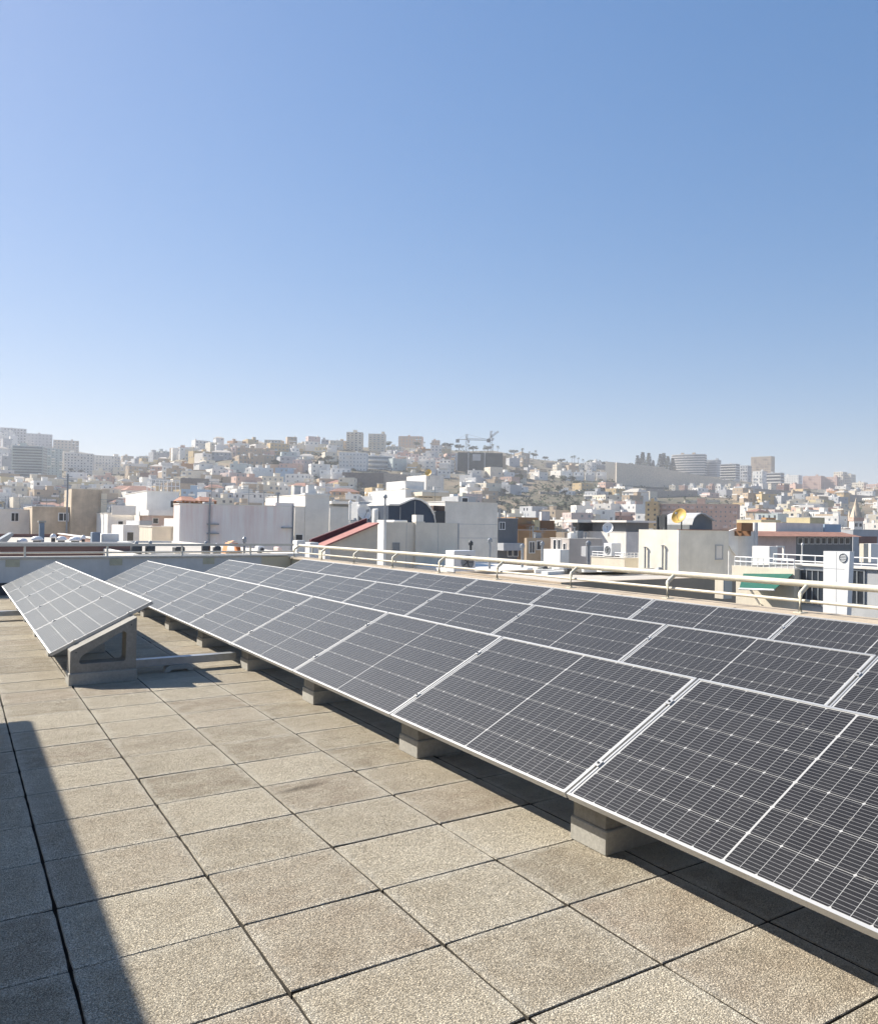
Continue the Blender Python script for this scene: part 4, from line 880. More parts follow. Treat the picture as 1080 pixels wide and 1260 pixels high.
# ------------------------------------------------------------------ houses
NUMW = {1: 'single-storey', 2: 'two-storey', 3: 'three-storey', 4: 'four-storey', 5: 'five-storey', 6: 'six-storey', 7: 'seven-storey', 8: 'eight-storey', 9: 'nine-storey', 10: 'ten-storey', 11: 'eleven-storey', 12: 'twelve-storey'}
def house_mesh(rg, w, dp, h, floors, roof, style, cols=None, windows=None):
    """local: front face towards -y, base z=0; returns wall MB (mat 0 wall, 1 roof, 2 trim) and window MB"""
    b = MB(); g = MB(); base = -9.; b.note = ''
    b.box(-w/2, w/2, 0, dp, base, h-(.5 if roof == 'flat' else 0), 0)
    if roof == 'flat':
        t = .3; z0, z1 = h-.5+.01, h+.3
        b.box(-w/2, w/2, 0, t, z0, z1); b.box(-w/2, w/2, dp-t, dp, z0, z1); b.box(-w/2, -w/2+t, t, dp-t, z0, z1); b.box(w/2-t, w/2, t, dp-t, z0, z1)
        b.box(-w/2+t+.05, w/2-t-.05, t+.05, dp-t-.05, z0, z0+.1, 1)
        if rg.random() < .6:
            hw = rg.uniform(2.2, 3.6); hx_ = rg.uniform(-w/2+hw/2+.4, w/2-hw/2-.4); hy_ = rg.uniform(dp*.3, dp*.6); b.box(hx_-hw/2, hx_+hw/2, hy_, hy_+hw, z0+.1, h+2.5, 0); b.note += ' with stair hut'; b.box(hx_-hw/2-.2, hx_+hw/2+.2, hy_-.2, hy_+hw+.2, h+2.5, h+2.7, 2)
        if rg.random() < .5:
            tx = rg.uniform(-w/2+1, w/2-1); b.note += ' and roof tank' if b.note else ' with roof tank'; b.box(tx-.6, tx+.6, dp*.2, dp*.2+1.2, z0+.1, h+1.6, 2)
    else:
        o = .5; rh = min(w, dp)*.22
        b.add([(-w/2-o, -o, h), (w/2+o, -o, h), (w/2+o, dp+o, h), (-w/2-o, dp+o, h), (-w/2+w*.25, dp/2, h+rh), (w/2-w*.25, dp/2, h+rh)], [(3,2,1,0),(0,1,5,4),(1,2,5),(2,3,4,5),(3,0,4)], 1)
    if style == 'stepped':   # lower terrace in front
        sw = w*rg.uniform(.5, .95); sx = rg.uniform(-(w-sw)/2, (w-sw)/2); sh = h*rg.uniform(.35, .6); sd = rg.uniform(2.5, 5)
        b.box(sx-sw/2, sx+sw/2, -sd, -.01, base, sh, 0); b.box(sx-sw/2-.1, sx+sw/2+.1, -sd-.1, -sd+.12, sh, sh+.9, 2)
    fh = h/floors; nc = cols or max(2, int(w/3.0)); bay = w/nc; miss = .06 if cols else rg.uniform(.15, .6)
    ww, wh = bay*rg.uniform(.22, .42), fh*rg.uniform(.32, .48)
    for f in range(floors):
        zz = f*fh+fh*.32
        if style == 'bands':
            g.box(-w/2+.3, w/2-.3, -.04, .05, zz, zz+fh*.5); g.box(-w/2-.04, -w/2+.05, .4, dp-.4, zz, zz+fh*.5); g.box(w/2-.05, w/2+.04, .4, dp-.4, zz, zz+fh*.5)
            b.box(-w/2-.5, w/2+.5, -.9, -.06, f*fh-.05, f*fh+fh*.24, 2); continue
        for c in range(nc):
            if rg.random() < miss: continue
            x = -w/2+(c+.5)*bay
            if rg.random() < .22: g.box(x-ww/2, x+ww/2, -.04, .06, f*fh+.15, zz+wh); b.box(x-bay*.46, x+bay*.46, -1.1, -.05, f*fh-.02, f*fh+.14, 2); b.box(x-bay*.46, x+bay*.46, -1.1, -1.0, f*fh+.14, f*fh+1.0, 2)
            else: g.box(x-ww/2, x+ww/2, -.04, .06, zz, zz+wh)
        ns = max(1, int(dp/4))
        for c in range(ns):
            y = (c+.5)*dp/ns
            for s_ in (-1, 1):
                if rg.random() < .5: continue
                g.box(s_*w/2-.05, s_*w/2+.05, y-.6, y+.6, zz, zz+wh)
    return b, g
def put_house(rg, name, label, cat, group, p, ang, w, dp, h, floors, colr, roof='flat', style='plain', cols=None, winmat=None, trim='white'):
    b, g = house_mesh(rg, w, dp, h, floors, roof, style, cols)
    nt_ = label.replace('{note}', b.note); label = nt_ if len(nt_.split()) <= 16 else label.replace('{note}', ' with roof clutter'); label = label if len(label.split()) <= 16 else label.replace(' with roof clutter', '')
    o = b.build(name, [PAL[colr], M_TERRA if roof != 'flat' else M_ROOF, PAL[trim]], None, label=label, cat=cat, group=group)
    o.location = p; o.rotation_euler = (0, 0, -ang)
    if g.f: g.build('windows', winmat or rg.choice([M_GLASS, M_GLASSP, M_GLASSP]), o, kind='stuff')
    return o
EXCL = [(558, 540, 622, 584), (818, 552, 906, 590), (915, 555, 965, 600), (975, 575, 1050, 604), (745, 560, 920, 606), (590, 607, 725, 634), (415, 530, 475, 584), (476, 528, 545, 552), (795, 610, 905, 650), (14, 542, 150, 592),
        (420, 578, 500, 602), (700, 578, 762, 600), (1038, 610, 1066, 656), (330, 566, 352, 582), (376, 566, 418, 584), (640, 552, 750, 572), (485, 598, 560, 616), (262, 566, 300, 577), (440, 600, 480, 612), (620, 572, 700, 580), (296, 590, 330, 600), (520, 586, 560, 596), (930, 606, 1000, 614), (200, 566, 225, 578), (640, 588, 700, 604), (770, 604, 830, 612)]
def excluded(px, py): return any(a < px < c and b < py < d for a, b, c, d in EXCL)
COLW = [('white', 15), ('off-white', 14), ('cream', 25), ('grey', 13), ('ochre', 8), ('salmon', 6), ('tan', 19), ('pale blue', 2), ('orange', 2), ('pink', 3), ('yellow', 3), ('green-grey', 3), ('brick red', 1)]
cand = []; rg = random.Random(77)
for row in range(18):
    px = -25+rg.uniform(0, 20)
    while px < 1105:
        top = float(np.interp(px, SKY_PX, SKY_PY)); hor = 640+.0137*px; f_ = (row+.35+rg.uniform(-.25, .25))/18
        py = top+3+(hor+4-top)*f_**1.05; w = rg.uniform(6.5, 16)
        p, d = hit(px, py); step = 14
        if p is not None:
            step = w*F_PX/d*rg.uniform(.8, 1.35)+1.5
            dens = .97 if px < 560 else .86
            if not excluded(px, py-3) and rg.random() < dens: cand.append((d, px, py, p, w))
        px += step
for d_ in range(5):       # flat town in front of the hill
    px = -20+rg.uniform(0, 25)
    while px < 1100:
        d = 125+d_*48+rg.uniform(-14, 14); w = rg.uniform(9, 17); r = ray(px, 650); a = math.atan2(r[0], r[1]); x, y = d*math.sin(a), d*math.cos(a)
        if not (excluded(px, 640) and d < 1): cand.append((d, px, 650, np.array((x, y, ground(x, y))), w))
        px += w*F_PX/d*rg.uniform(1.05, 1.9)
cand.sort(key=lambda c: c[0])
print('houses', len(cand))
far_b, far_g = [], []
farmb = {}
for i_, (d, px, py, p, w) in enumerate(cand):
    r = random.Random(i_*13+5); colr = r.choices([c for c, _ in COLW], [k for _, k in COLW])[0]
    if px < 170 and d > 900: colr = r.choice(['grey', 'off-white', 'tan', 'white'])
    if d < 420: floors = r.randint(5, 7) if d < 260 else r.randint(3, 6); h = floors*3.0
    else: floors = r.choice([1, 2, 2, 2, 2, 3, 3]) if d < 1300 else r.choice([3, 4, 5]); h = floors*3.1
    if d < 420:   # keep the town below the roofs the photograph shows in front of the hill
        h = min(h, max(6., (CAMZ+r.uniform(-.03, .004)*d)-p[2])); floors = max(2, int(h/3))
    roof = 'hip' if r.random() < .05 else 'flat'; style = 'stepped' if r.random() < .3 else 'plain'
    az = (math.atan2(p[0], p[1])+r.uniform(-.5, .5)) if px < 560 and r.random() < .75 else rad(88)+r.gauss(0, .18); dp = r.uniform(8, 13)
    where = 'in the town below the hill' if d < 420 else 'on the hillside' if d < 1250 else 'on the far hazy slope'
    lab = f"{colr} {NUMW[floors]} {'narrow ' if w < 9 else 'broad ' if w > 14 else ''}{'flat-roofed' if roof == 'flat' else 'tiled-roof'} house{' over front terrace' if style == 'stepped' else ''}{{note}} {where}"
    if i_ < 296:
        put_house(r, 'house', lab, 'house', 'houses '+where, p, az, w, dp, h, floors, colr, roof, style)
    else:
        b, g = house_mesh(r, w, dp, h, floors, roof, style)
        mt = Matrix.Translation(p) @ Matrix.Rotation(-az, 4, 'Z')
        fm = farmb.setdefault('b', MB()); names = list(PAL)
        for q, f, mi in ((b.v, b.f, b.m), (g.v, g.f, None)):
            base = len(fm.v); fm.v += [tuple(mt @ Vector(v)) for v in q]
            for k, ff in enumerate(f):
                fm.f.append([base+x for x in ff]); fm.smooth.append(False)
                fm.m.append(len(names) if mi is None else (names.index(colr) if mi[k] == 0 else len(names)+1 if mi[k] == 1 else names.index('white')))
if farmb: farmb['b'].build('distant_houses', [PAL[n] for n in PAL]+[M_GLASSP, M_ROOF], None, label='crowded small houses covering the far hazy slopes', cat='houses', kind='stuff')

# ------------------------------------------------------------------ landmark buildings on the hill
def special(name, label, cat, px0, px1, pt, pb, colr, floors, cols, dp=12, yaw=0., style='plain', roof='flat', trim='white', group=None, winmat=None, dist=None):
    pc = (px0+px1)/2
    p, d = hit(pc, pb)
    if dist or p is None:
        d = dist or 1300; r = ray(pc, pb); r = r/math.hypot(r[0], r[1]); p = _C+r*d
    depth = to_px(p)[2]; w = (px1-px0)/F_PX*depth; h = (pb-pt)/F_PX*depth
    yaw = .48 if (px0 > 780 and yaw >= 0 and dist is None) else yaw; rr = random.Random(int(pc*7+pt)); az = math.atan2(p[0], p[1])+yaw
    return put_house(rr, name, label, cat, group, p, az, w*math.cos(yaw)**.5, dp, h, floors, colr, roof, style, cols, winmat, trim), p, w, h, az
special('apartment_tower', 'tall pale green-grey slab tower standing before the hazy hill', 'tower', 17, 50, 549, 590, 'green-grey', 12, 8, yaw=.25, style='bands', trim='green-grey', winmat=M_GLASSP)
special('apartment_tower', 'second green-grey slab tower joined behind the tall one', 'tower', 50, 75, 552, 588, 'green-grey', 11, 6, yaw=-.2, winmat=M_GLASSP)
special('apartment_block', 'long pale apartment slab beside the green-grey towers', 'building', 81, 112, 558, 582, 'off-white', 7, 9, yaw=.1)
special('apartment_block', 'pale apartment slab lower down beside the long slab', 'building', 112, 146, 561, 582, 'off-white', 6, 10, yaw=-.15, trim='grey')
special('castle_house', 'beige hilltop block with small turret above the green-grey towers', 'building', 68, 95, 542, 556, 'tan', 4, 7)
special('hilltop_block', 'grey hilltop apartment block on the hazy skyline', 'building', 3, 30, 527, 545, 'grey', 5, 8)
special('hilltop_block', 'stepped grey block on the hazy skyline beside the hilltop block', 'building', 32, 62, 534, 549, 'grey', 4, 8)
special('apartment_tower', 'cream tower with dark stair slot on the ridge beside its twin', 'tower', 426, 445, 532, 555, 'cream', 8, 4, dp=8, yaw=.2, trim='cream')
special('apartment_tower', 'cream twin tower on the ridge next to orange hilltop block', 'tower', 453, 473, 534, 556, 'cream', 8, 4, dp=8, yaw=.2, trim='cream')
special('hilltop_block', 'orange-tan hilltop block among trees on the ridge', 'building', 490, 519, 537, 549, 'orange', 3, 7, yaw=.2)
special('hilltop_house', 'tiny orange house among ridge palms', 'house', 531, 541, 542, 551, 'orange', 2, 3)
special('apartment_block', 'bright white block with four rows of windows below the cream towers', 'building', 417, 450, 557, 580, 'white', 5, 8, yaw=.15)
special('apartment_block', 'white slab block with projecting roof below the cream towers', 'building', 452, 484, 561, 578, 'white', 3, 6, yaw=-.1, style='bands')
for k2 in range(5):
    special('terraced_house', 'pink terraced houses stepping down the slope under the ridge', 'house', 488+k2*13, 503+k2*13, 557+k2*2.2, 570+k2*2.5, ['salmon', 'pink', 'off-white', 'pink', 'off-white'][k2], 3, 3, dp=9, yaw=.35, style='stepped', group='pink terraced houses') if False else special('terraced_house', ['salmon end house of the stepped terrace under the ridge', 'pink house second in the stepped terrace under the ridge', 'off-white middle house of the stepped terrace under the ridge', 'pink house fourth in the stepped terrace under the ridge', 'off-white end house of the stepped terrace beside dark netting'][k2], 'house', 488+k2*13, 503+k2*13, 557+k2*2.2, 570+k2*2.5, ['salmon', 'pink', 'off-white', 'pink', 'off-white'][k2], 3, 3, dp=9, yaw=.35, style='stepped')
# building wrapped in dark netting, with pale banner, and two cranes
M_NET = simple('dark_green_netting', (.035, .06, .065), .9, 0, .25, .15)
p, d = hit(590, 582); dep = to_px(p)[2]; k_ = dep/F_PX; az = math.atan2(p[0], p[1])
o = empty('netted_building', p, 'large building under construction wrapped in dark green netting', 'building'); o.rotation_euler = (0, 0, -az)
w = MB(); w.box(-27*k_, 28*k_, 0, 26, -8, 25*k_); w.build('netting', M_NET, o)
w = MB(); w.box(-9*k_, 1*k_, -.5, -.1, 15*k_, 23*k_); w.build('banner', PAL['grey'], o)
w = MB(); w.box(-30*k_, -27.1*k_, -.2, 20, -8, 24*k_); w.build('scaffold_edge', PAL['grey'], o)
w = MB(); w.box(28.1*k_, 32*k_, 1, 20, -8, 22*k_); w.build('bare_wall', PAL['tan'], o)
for q in (-14, 6): w = MB(); w.box(q*k_-.4, q*k_+.4, -.6, -.12, -6, 25*k_); w.build('hoist_rail', PAL['grey'], o)
M_CRANE = simple('crane_paint', (.20, .20, .19), .6)
def crane(px, pb, ptop, jib, back, tilt, lab, dist):
    r = ray(px, pb); r = r/math.hypot(r[0], r[1]); p = _C+r*dist; dep = to_px(p)[2]; k_ = dep/F_PX; h = (pb-ptop)*k_; az = math.atan2(p[0], p[1])
    o = empty('tower_crane', p, lab, 'crane'); o.rotation_euler = (0, 0, -az)
    m = MB(); s_ = .8
    for a in (-s_, s_):
        for b in (-s_, s_): m.tube([(a, b, -10), (a, b, h)], .16, 5)
    n = 14
    for i in range(n):
        z0, z1 = -10+(h+10)*i/n, -10+(h+10)*(i+1)/n; sg = 1 if i % 2 else -1
        m.tube([(-s_*sg, -s_, z0), (s_*sg, -s_, z1)], .11, 4); m.tube([(-s_*sg, s_, z0), (s_*sg, s_, z1)], .11, 4); m.tube([(-s_, -s_*sg, z0), (-s_, s_*sg, z1)], .11, 4)
    m.build('mast', M_CRANE, o)
    ca, sa = math.cos(tilt), math.sin(tilt); J = MB(); L = jib*k_; zj = h*.80
    P = lambda t, up, y: (t*ca-up*sa, y, zj+t*sa+up*ca)
    sg = 1 if L > 0 else -1
    for y, up in ((-.7, 0), (.7, 0), (0, 1.3)): J.tube([P(0, up, y), P(L, up, y)], .15, 5)
    for i in range(16):
        t0, t1 = L*i/16, L*(i+1)/16; J.tube([P(t0, 0, -.7), P((t0+t1)/2, 1.3, 0), P(t1, 0, -.7)], .1, 4); J.tube([P(t0, 0, .7), P((t0+t1)/2, 1.3, 0)], .1, 4)
    J.build('jib', M_CRANE, o)
    B = MB(); lb = back*k_; B.tube([P(0, .3, 0), P(-sg*lb, .3, 0)], .3, 6); q = P(-sg*lb, 0, 0); B.box(q[0]-1.5, q[0]+1.5, -1, 1, q[2]-2.5, q[2]+.3); B.build('counter_jib', M_CRANE, o)
    A = MB(); A.tube([(0, 0, h*.8), (0, 0, h)], .35, 5, 0, .1); A.tube([(0, 0, h), P(L*.7, 1.3, 0)], .08, 4); A.tube([(0, 0, h), P(-sg*lb, .3, 0)], .08, 4); A.build('apex', M_CRANE, o)
    C_ = MB(); C_.box(.9, 2.6, -1.9, -.4, zj-2.6, zj-.4); C_.build('cab', PAL['white'], o)
dn = math.hypot(p[0], p[1])
crane(573.6, 570, 534, 32, 11, 0, 'tower crane with level jib above the netted building', dn+30)
crane(603.5, 572, 530, 12, 4, rad(38), 'tower crane with raised jib beyond the netted building', dn+55)
# retaining walls
def hwall(label, px0, px1, pt0, pt1, pb0, pb1, mat, cap=False, name='retaining_wall', group=None):
    A, da = hit(px0, pb0); B, db = hit(px1, pb1); ka, kb = to_px(A)[2]/F_PX, to_px(B)[2]/F_PX
    L = A; m = MB(); ha, hb = (pb0-pt0)*ka, (pb1-pt1)*kb; dv = np.array((B[1]-A[1], -(B[0]-A[0]), 0)); dv = -dv/np.linalg.norm(dv)*1.5
    if dv[1] < 0: dv = -dv
    n = 8; vs = []
    for i in range(n+1):
        t = i/n; q = A+(B-A)*t; h = ha+(hb-ha)*t
        for w_ in (0, 1): vs += [q+dv*w_+np.array((0, 0, -14)), q+dv*w_+np.array((0, 0, h))]
    fs = []
    for i in range(n):
        a, b = i*4, i*4+4; fs += [(a, b, b+1, a+1), (a+2, a+3, b+3, b+2), (a+1, b+1, b+3, a+3)]
    fs += [(0, 1, 3, 2), (n*4, n*4+2, n*4+3, n*4+1)]
    m.add(vs, fs); m.build(name, mat, None, L, L, label=label, cat='wall', group=group)
M_RW = fac('retaining_stone', (.42, .37, .32), .2, .5); M_RWD = fac('dark_retaining', (.15, .14, .135), .2, .4); M_RWP = fac('pale_retaining', (.74, .65, .52), .15, .4)
hwall('dark grey retaining wall below the white block with four window rows', 421, 472, 581, 582, 597, 598, M_RWD)
hwall('paler end of the dark retaining wall beside the modern white house', 472, 502, 582, 584, 600, 602, M_RW)
hwall('long plain beige fortress wall below the curved apartment block', 758, 818, 569, 575, 598, 600, M_RWP)
hwall('long beige fortress wall tapering towards the grey apartment blocks', 818, 912, 577, 594, 600, 603, M_RWP)
hwall('pale sunlit corner bastion of the long fortress wall', 744, 758, 568, 569, 590, 592, PAL['cream'])
hwall('grey roadside wall winding under the ridge palms', 672, 745, 569, 573, 576, 578, M_RW)
hwall('grey road embankment above the sprawling lower houses', 800, 910, 604, 602, 611, 609, M_RW)
hwall('straight grey road embankment below the pink apartment blocks', 910, 1085, 600, 611, 609, 617, M_RW)
hwall('tall blank grey wall above the orange house on the lower slope', 222, 255, 588, 589, 610, 610, M_RWD)
rw = random.Random(21)
for k2 in range(22):
    px = rw.uniform(180, 1000); ln = rw.uniform(25, 60); top = float(np.interp(px, SKY_PX, SKY_PY)); py = rw.uniform(top+22, 632); sl = rw.uniform(-2.5, 2.5); hh = rw.uniform(2.5, 5)
    if hit(px, py)[0] is not None and hit(px+ln, py+sl)[0] is not None: hwall('low terrace wall stepping across the hillside between houses', px, px+ln, py-hh, py+sl-hh*.8, py, py+sl, rw.choice([M_RW, M_RWP, M_RWD]), group='terrace walls on the hillside')
for k2 in range(4): special('villa', f"{['first','second','third','fourth'][k2]} white villa from the bastion end in the matching villa row", 'villa', 747-14*k2-14, 760-14*k2-14, 581, 592, 'white', 2, 2, dp=9, style='stepped')
for k2 in range(9): special('small_house', f"{ORD[k2]} small arched cream house along the road below the fortress wall", 'house', 822+k2*11.2, 831+k2*11.2, 597.5+.1*k2, 604, ['cream', 'salmon', 'white'][k2 % 3], 2, 2, dp=7)
# curved block with balcony bands
def curved_block(label, px0, px1, pt, pb, floors):
    p, d = hit((px0+px1)/2, pb); dep = to_px(p)[2]; k_ = dep/F_PX; w = (px1-px0)*k_; h = (pb-pt)*k_; o = empty('curved_block', p, label, 'building'); o.rotation_euler = (0, 0, -math.atan2(p[0], p[1])-.34)
    n = 14; out = []
    for i in range(n+1):
        t = i/n; x = -w/2+w*t; y = 2.6*(abs(2*t-1)**2.2); out.append((x, y))
    poly = out+[(w/2, 13), (-w/2, 13)]
    m = MB(); m.prismZ(poly, -9, h); m.build('core', PAL['dark grey'], o)
    for f in range(floors):
        z = f*h/floors; m = MB(); q = [(x*1.03, y-1.2) for x, y in out]+[(w/2*1.03, 13.2), (-w/2*1.03, 13.2)]; m.prismZ(q, z, z+h/floors*.52); m.build('balcony_band', PAL['off-white'], o)
    m = MB(); q = [(x*1.02, y-1) for x, y in out]+[(w/2, 13), (-w/2, 13)]; m.prismZ(q, h, h+1.2); m.build('roof', PAL['off-white'], o)
    for xx in (-w*.2, w*.15): m = MB(); m.box(xx-2, xx+2, 5, 9, h+1.2, h+4); m.build('roof_hut', PAL['tan'], o)
curved_block('curved ivory apartment block with eight balcony bands on the hilltop', 824, 866, 560, 584, 8)
special('apartment_block', 'dark blue-grey slab block beside the curved ivory block', 'building', 866.5, 883, 566, 586, 'grey', 7, 5, trim='grey', style='bands')
special('apartment_block', 'grey slab block second from the curved ivory block', 'building', 884, 906, 571, 590, 'grey', 6, 7, trim='off-white', style='bands')
special('apartment_block', 'grey stepped block between the slab blocks and the tall tower', 'building', 906, 920, 573, 592, 'grey', 5, 4)
special('apartment_tower', 'tall beige tower with vertical fins on the hilltop', 'tower', 921, 950, 562, 588, 'tan', 9, 9, trim='tan')
special('apartment_block', 'white angular block in front of the tall beige tower', 'building', 924, 938, 580, 597, 'white', 4, 3, yaw=.4)
special('apartment_block', 'grey banded block in front of the tall beige tower', 'building', 938, 961, 582, 598, 'grey', 4, 7, style='bands', trim='off-white')
special('apartment_block', 'pale block beside the pink apartment blocks', 'building', 962, 983, 585, 600, 'white', 5, 6)
special('apartment_block', 'pink apartment block with stair slots and pale neighbour', 'building', 985, 1011, 586, 601, 'salmon', 5, 7, yaw=.15, trim='salmon')
special('apartment_block', 'pink apartment block nearer the twin beige towers', 'building', 1013, 1030, 587, 602, 'salmon', 5, 4, yaw=.15, trim='salmon')
special('apartment_tower', 'beige twin tower with water tank above the pink blocks', 'tower', 1024, 1037, 581, 602, 'cream', 7, 4, dp=14)
special('apartment_tower', 'second beige twin tower at the end of the pink blocks', 'tower', 1038, 1047, 584, 603, 'cream', 6, 3, dp=14)
special('apartment_block', 'cream block with brown base below the twin towers', 'building', 1045, 1063, 594, 606, 'cream', 3, 6)
special('apartment_block', 'salmon low block at the end of the ridge', 'building', 1064, 1080, 596, 608, 'salmon', 3, 5)
special('apartment_block', 'long peach apartment block with rows of small dark windows', 'building', 808, 906, 621, 655, 'salmon', 6, 17, dp=13, yaw=.12, dist=330, trim='pink', winmat=M_GLASSP)
special('apartment_block', 'sunlit orange end tower joined to the long peach block', 'building', 793, 809, 618, 655, 'ochre', 6, 2, dp=12, yaw=.12, dist=326, trim='ochre')
# church with spire
p = _C+ray(1052.5, 652)/math.hypot(*ray(1052.5, 652)[:2])*300; k_ = to_px(p)[2]/F_PX
o = empty('church', p, 'white church tower with pointed stone spire above the red tiled eaves', 'church'); o.rotation_euler = (0, 0, -math.atan2(p[0], p[1])+.5)
w = MB(); w.box(-6*k_, 6*k_, -6*k_, 6*k_, -20, 11*k_); w.build('tower', PAL['white'], o)
w = MB(); w.box(-7*k_, 7*k_, -7*k_, 7*k_, 11*k_+.01, 15*k_); w.build('belfry', PAL['salmon'], o)
w = MB(); w.lathe([(8.2*k_, 15*k_), (6.5*k_, 19*k_), (3.2*k_, 29*k_), (.3*k_, 40*k_)], (0, 0, 0), 8); w.build('spire', M_TAN, o)
for sx_ in (-1, 1):
    for sy_ in (-1, 1): w = MB(); w.lathe([(1.4*k_, 15*k_), (1.3*k_, 19*k_), (.1, 24*k_)], (sx_*6*k_, sy_*6*k_, 0), 6); w.build('pinnacle', PAL['cream'], o)
for sx_ in (-3*k_, 3*k_): w = MB(); w.box(sx_-.5, sx_+.5, -6*k_-.05, -6*k_+.1, 4*k_, 8*k_); w.build('window', M_GLASS, o)
w = MB(); w.box(-8*k_, 12*k_, 6*k_, 30*k_, -20, 3*k_); w.build('nave', PAL['white'], o)

# ------------------------------------------------------------------ trees
def mat_leaf(name, c1, c2):
    m = NT(name); p = m.geo(); n = m.noise(.35, 4, .7, p)
    m.base(m.mix(m.ramp(n, [(.35, 0.), (.65, 1.)]), c1, c2)); m.rough(.85); return m.mat
M_LEAF = mat_leaf('broad_foliage', (.028, .042, .018), (.065, .085, .035)); M_PINE = mat_leaf('pine_foliage', (.018, .032, .02), (.042, .062, .035)); M_PALM = mat_leaf('palm_fronds', (.035, .055, .022), (.08, .10, .045))
M_BARK = simple('bark', (.10, .075, .05), .95, 0, .3, 2)
def leafball(m, rg, c, r, n, s):
    for _ in range(n):
        v = Vector((rg.gauss(0, 1), rg.gauss(0, 1), rg.gauss(0, 1))).normalized()*r*rg.uniform(.45, 1.05); q = Vector(c)+Vector((v.x, v.y, v.z*.75))
        a = Vector((rg.gauss(0, 1), rg.gauss(0, 1), rg.gauss(0, 1))).normalized()*s; b = a.orthogonal().normalized()*s*.7
        m.add([q-a, q+b, q+a, q-b], [(0, 1, 2, 3)])
def broad_meshes(seed):
    rg = random.Random(seed); t = MB(); c = MB(); h = 1.0
    t.tube([(0, 0, -.1), (.01, .01, .25), (0, .02, .45)], .045, 6, 0, .03)
    for k in range(6):
        a = rg.uniform(0, 6.28); r = rg.uniform(.12, .32); e = (r*math.cos(a), r*math.sin(a), rg.uniform(.5, .82)); t.tube([(0, .01, .4), e], .02, 5, 0, .008); leafball(c, rg, e, rg.uniform(.15, .25), 46, .055)
    leafball(c, rg, (0, 0, .8), .2, 40, .055); return t.mesh('trunk', M_BARK), c.mesh('crown', M_LEAF)
def pine_meshes(seed):
    rg = random.Random(seed); t = MB(); c = MB(); t.tube([(0, 0, -.1), (0, 0, .98)], .03, 6, 0, .006)
    for k in range(11):
        z = .16+k*.078; r = .24*(1-k/12)+.02
        for j in range(7):
            a = j*.9+k*.5+rg.uniform(-.2, .2); e = (r*math.cos(a), r*math.sin(a), z-.02); t.tube([(0, 0, z), e], .008, 4, 0, .003)
            for q in (.45, .8, 1.0): leafball(c, rg, (e[0]*q, e[1]*q, z+.005), .045, 4, .035)
    return t.mesh('trunk', M_BARK), c.mesh('crown', M_PINE)
def palm_meshes(seed):
    rg = random.Random(seed); t = MB(); c = MB(); t.tube([(0, 0, -.1), (.02, .01, .4), (.03, 0, .78)], .03, 7, 0, .022)
    for j in range(16):
        a = j*2.4; el = rg.uniform(-.4, .9); ln = rg.uniform(.24, .32); pts = []
        for q in range(5):
            s_ = q/4; pts.append(Vector((.03+math.cos(a)*ln*s_*math.cos(el*.6), math.sin(a)*ln*s_*math.cos(el*.6), .78+ln*s_*math.sin(el)-.22*s_*s_)))
        side = Vector((-math.sin(a), math.cos(a), 0))
        for q in range(4):
            w0, w1 = .045*(1-q/5), .045*(1-(q+1)/5); c.add([pts[q]-side*w0-Vector((0, 0, w0*.6)), pts[q], pts[q+1], pts[q+1]-side*w1-Vector((0, 0, w1*.6))], [(0,1,2,3)]); c.add([pts[q], pts[q]+side*w0-Vector((0, 0, w0*.6)), pts[q+1]+side*w1-Vector((0, 0, w1*.6)), pts[q+1]], [(0,1,2,3)])
    return t.mesh('trunk', M_BARK), c.mesh('crown', M_PALM)
TREE = {'broad': [broad_meshes(s) for s in range(4)], 'pine': [pine_meshes(s) for s in range(3)], 'palm': [palm_meshes(s) for s in range(3)]}
def tree(kind, px, pb, hpx, lab, group, wide=1., dist=None):
    p, d = hit(px, pb)
    if p is None or dist: r = ray(px, pb); r = r/math.hypot(r[0], r[1]); d = dist or 1150; p = _C+r*d; p[2] = max(p[2], ground(p[0], p[1])-1)
    h = hpx/F_PX*to_px(p)[2]; o = empty({'broad': 'broadleaf_tree', 'pine': 'pine_tree', 'palm': 'palm_tree'}[kind], p, lab, 'tree', group)
    rg = random.Random(int(px*10)+int(pb)); o.scale = (h*wide, h*wide, h); o.rotation_euler = (0, 0, rg.uniform(0, 6))
    t, c = TREE[kind][rg.randrange(len(TREE[kind]))]; link('trunk', t, o); link('crown', c, o)
rg = random.Random(3)
for px, pb, hp in ((784, 579, 19), (790, 579, 23), (797.5, 579, 22), (812, 582, 24), (816, 582, 25), (821, 583, 22), (827, 583, 20), (803, 580, 14)): tree('pine', px, pb, hp, 'tall dark pine in the cluster beside the curved ivory block', 'pines on the hilltop', .95)
for px, pb, hp in ((642.5, 562, 13), (651, 563, 9), (659, 563, 11), (703, 571, 12), (706.5, 571, 13), (711, 572, 11), (717, 573, 10), (738, 576, 12)): tree('palm', px, pb, hp, 'palm standing on the bare ridge road', 'palms on the ridge', .75)
for px, pb, hp in ((570, 556, 10), (577, 556, 11), (586, 556, 9), (596, 556, 10), (606, 557, 13), (612, 558, 12), (530, 552, 9), (545, 552, 8), (522, 551, 9)): tree('palm', px, pb, hp, 'palm in the thicket behind the netted building', 'palms behind the netting', .8)
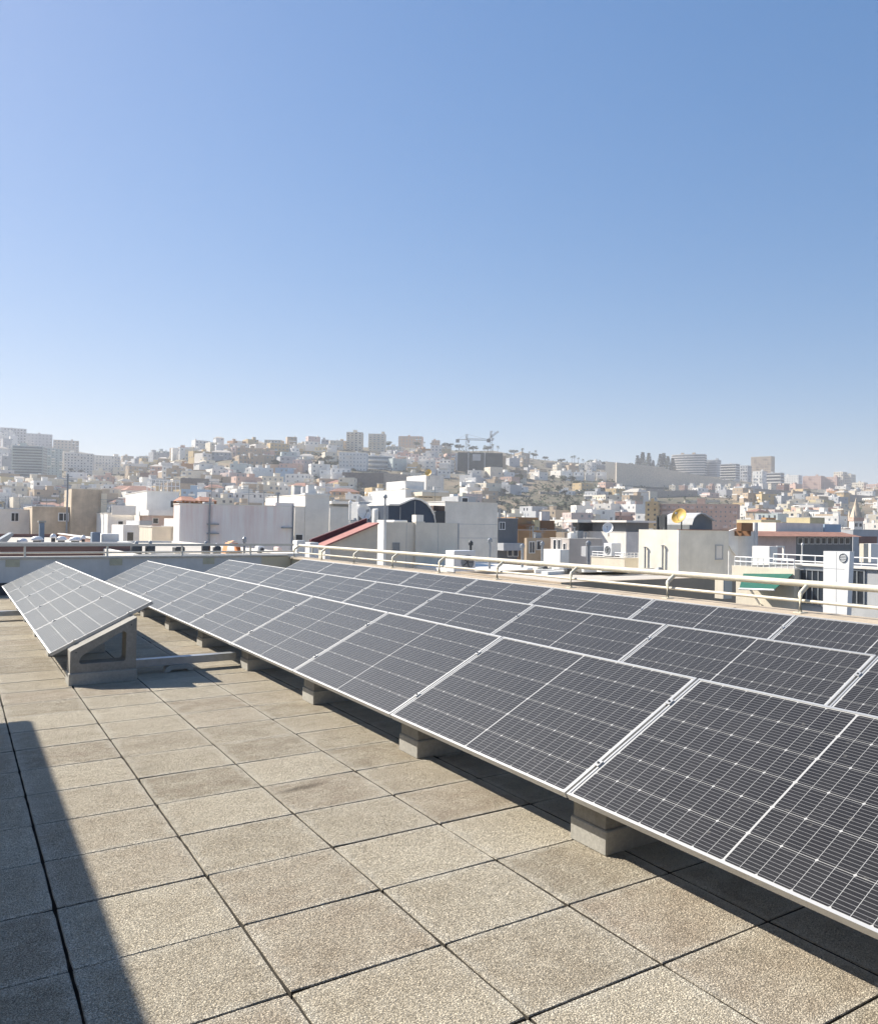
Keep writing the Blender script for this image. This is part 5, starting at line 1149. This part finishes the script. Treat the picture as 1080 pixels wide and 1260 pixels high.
for px, pb, hp, wd in ((632, 561, 8, 1.6), (646, 564, 7, 1.6), (656, 565, 8, 1.5), (670, 567, 6, 1.7), (690, 571, 7, 1.7), (726, 575, 10, 1.4), (745, 576, 9, 1.6), (752, 577, 8, 1.6), (760, 577, 8, 1.6), (770, 578, 8, 1.6), (776, 578, 9, 1.3), (582, 557, 9, 1.6), (600, 557, 9, 1.6), (555, 553, 8, 1.7), (512, 551, 8, 1.6), (478, 552, 10, 1.3), (548, 553, 9, 1.5), (565, 555, 9, 1.6)): tree('broad', px, pb, hp, 'dark bushy tree along the ridge line', 'trees on the ridge', wd)
for px, pb, hp, wd in ((338, 580, 15, 1.4), (328, 582, 10, 1.6), (346, 581, 11, 1.4), (382, 578, 12, 1.5), (390, 580, 13, 1.5), (398, 579, 14, 1.5), (408, 580, 13, 1.4), (414, 577, 10, 1.5), (395, 572, 10, 1.5), (404, 570, 10, 1.5), (315, 580, 8, 1.6)): tree('broad', px, pb, hp, 'dark green tree in the gully below the white houses', 'trees in the gully', wd)
for k2 in range(34):
    px = rg.uniform(585, 760); pb = rg.uniform(592, 634); tree('broad', px, pb, rg.uniform(7, 11), 'shrubby green tree scattered over the open slope', 'trees on the open slope', rg.uniform(1.2, 1.7))
for k2 in range(26):
    px = rg.uniform(900, 1080); pb = rg.uniform(606, 630); tree('broad', px, pb, rg.uniform(5, 8), 'small green tree among the sprawling villas below the pink blocks', 'trees among the villas', rg.uniform(1.2, 1.7))
for k2 in range(64):
    px = rg.uniform(60, 560); pb = rg.uniform(575, 625); tree('broad', px, pb, rg.uniform(5, 9), 'small dark tree squeezed between hillside houses', 'trees between the houses', rg.uniform(1.1, 1.6))
m = MB(); rg = random.Random(8)
for _ in range(2600):
    px = rg.choice([rg.uniform(560, 1085), rg.uniform(560, 770), rg.uniform(0, 560)]); top = float(np.interp(px, SKY_PX, SKY_PY)); py = rg.uniform(top+1, 640+.0137*px)
    p, d = hit(px, py)
    if p is None: continue
    leafball(m, rg, (p[0], p[1], p[2]+.3), rg.uniform(1.3, 3.8), 10, rg.uniform(.7, 1.2))
m.build('scrub', M_LEAF, None, label='low green scrub scattered over the open hillside', cat='scrub', kind='stuff')

# ------------------------------------------------------------------ air between the near roofs and the hill
hz = MB(); hz.box(-3600, 3600, -3600, 3600, -25, 215)
m = bpy.data.materials.new('haze_air'); m.use_nodes = True; nt = m.node_tree; nt.nodes.clear()
out = nt.nodes.new('ShaderNodeOutputMaterial'); pv = nt.nodes.new('ShaderNodeVolumePrincipled')
pv.inputs['Color'].default_value = (.95, .96, 1, 1); pv.inputs['Density'].default_value = HAZE; pv.inputs['Anisotropy'].default_value = .15
nt.links.new(pv.outputs[0], out.inputs['Volume'])
hz.build('haze', m, kind='stuff')
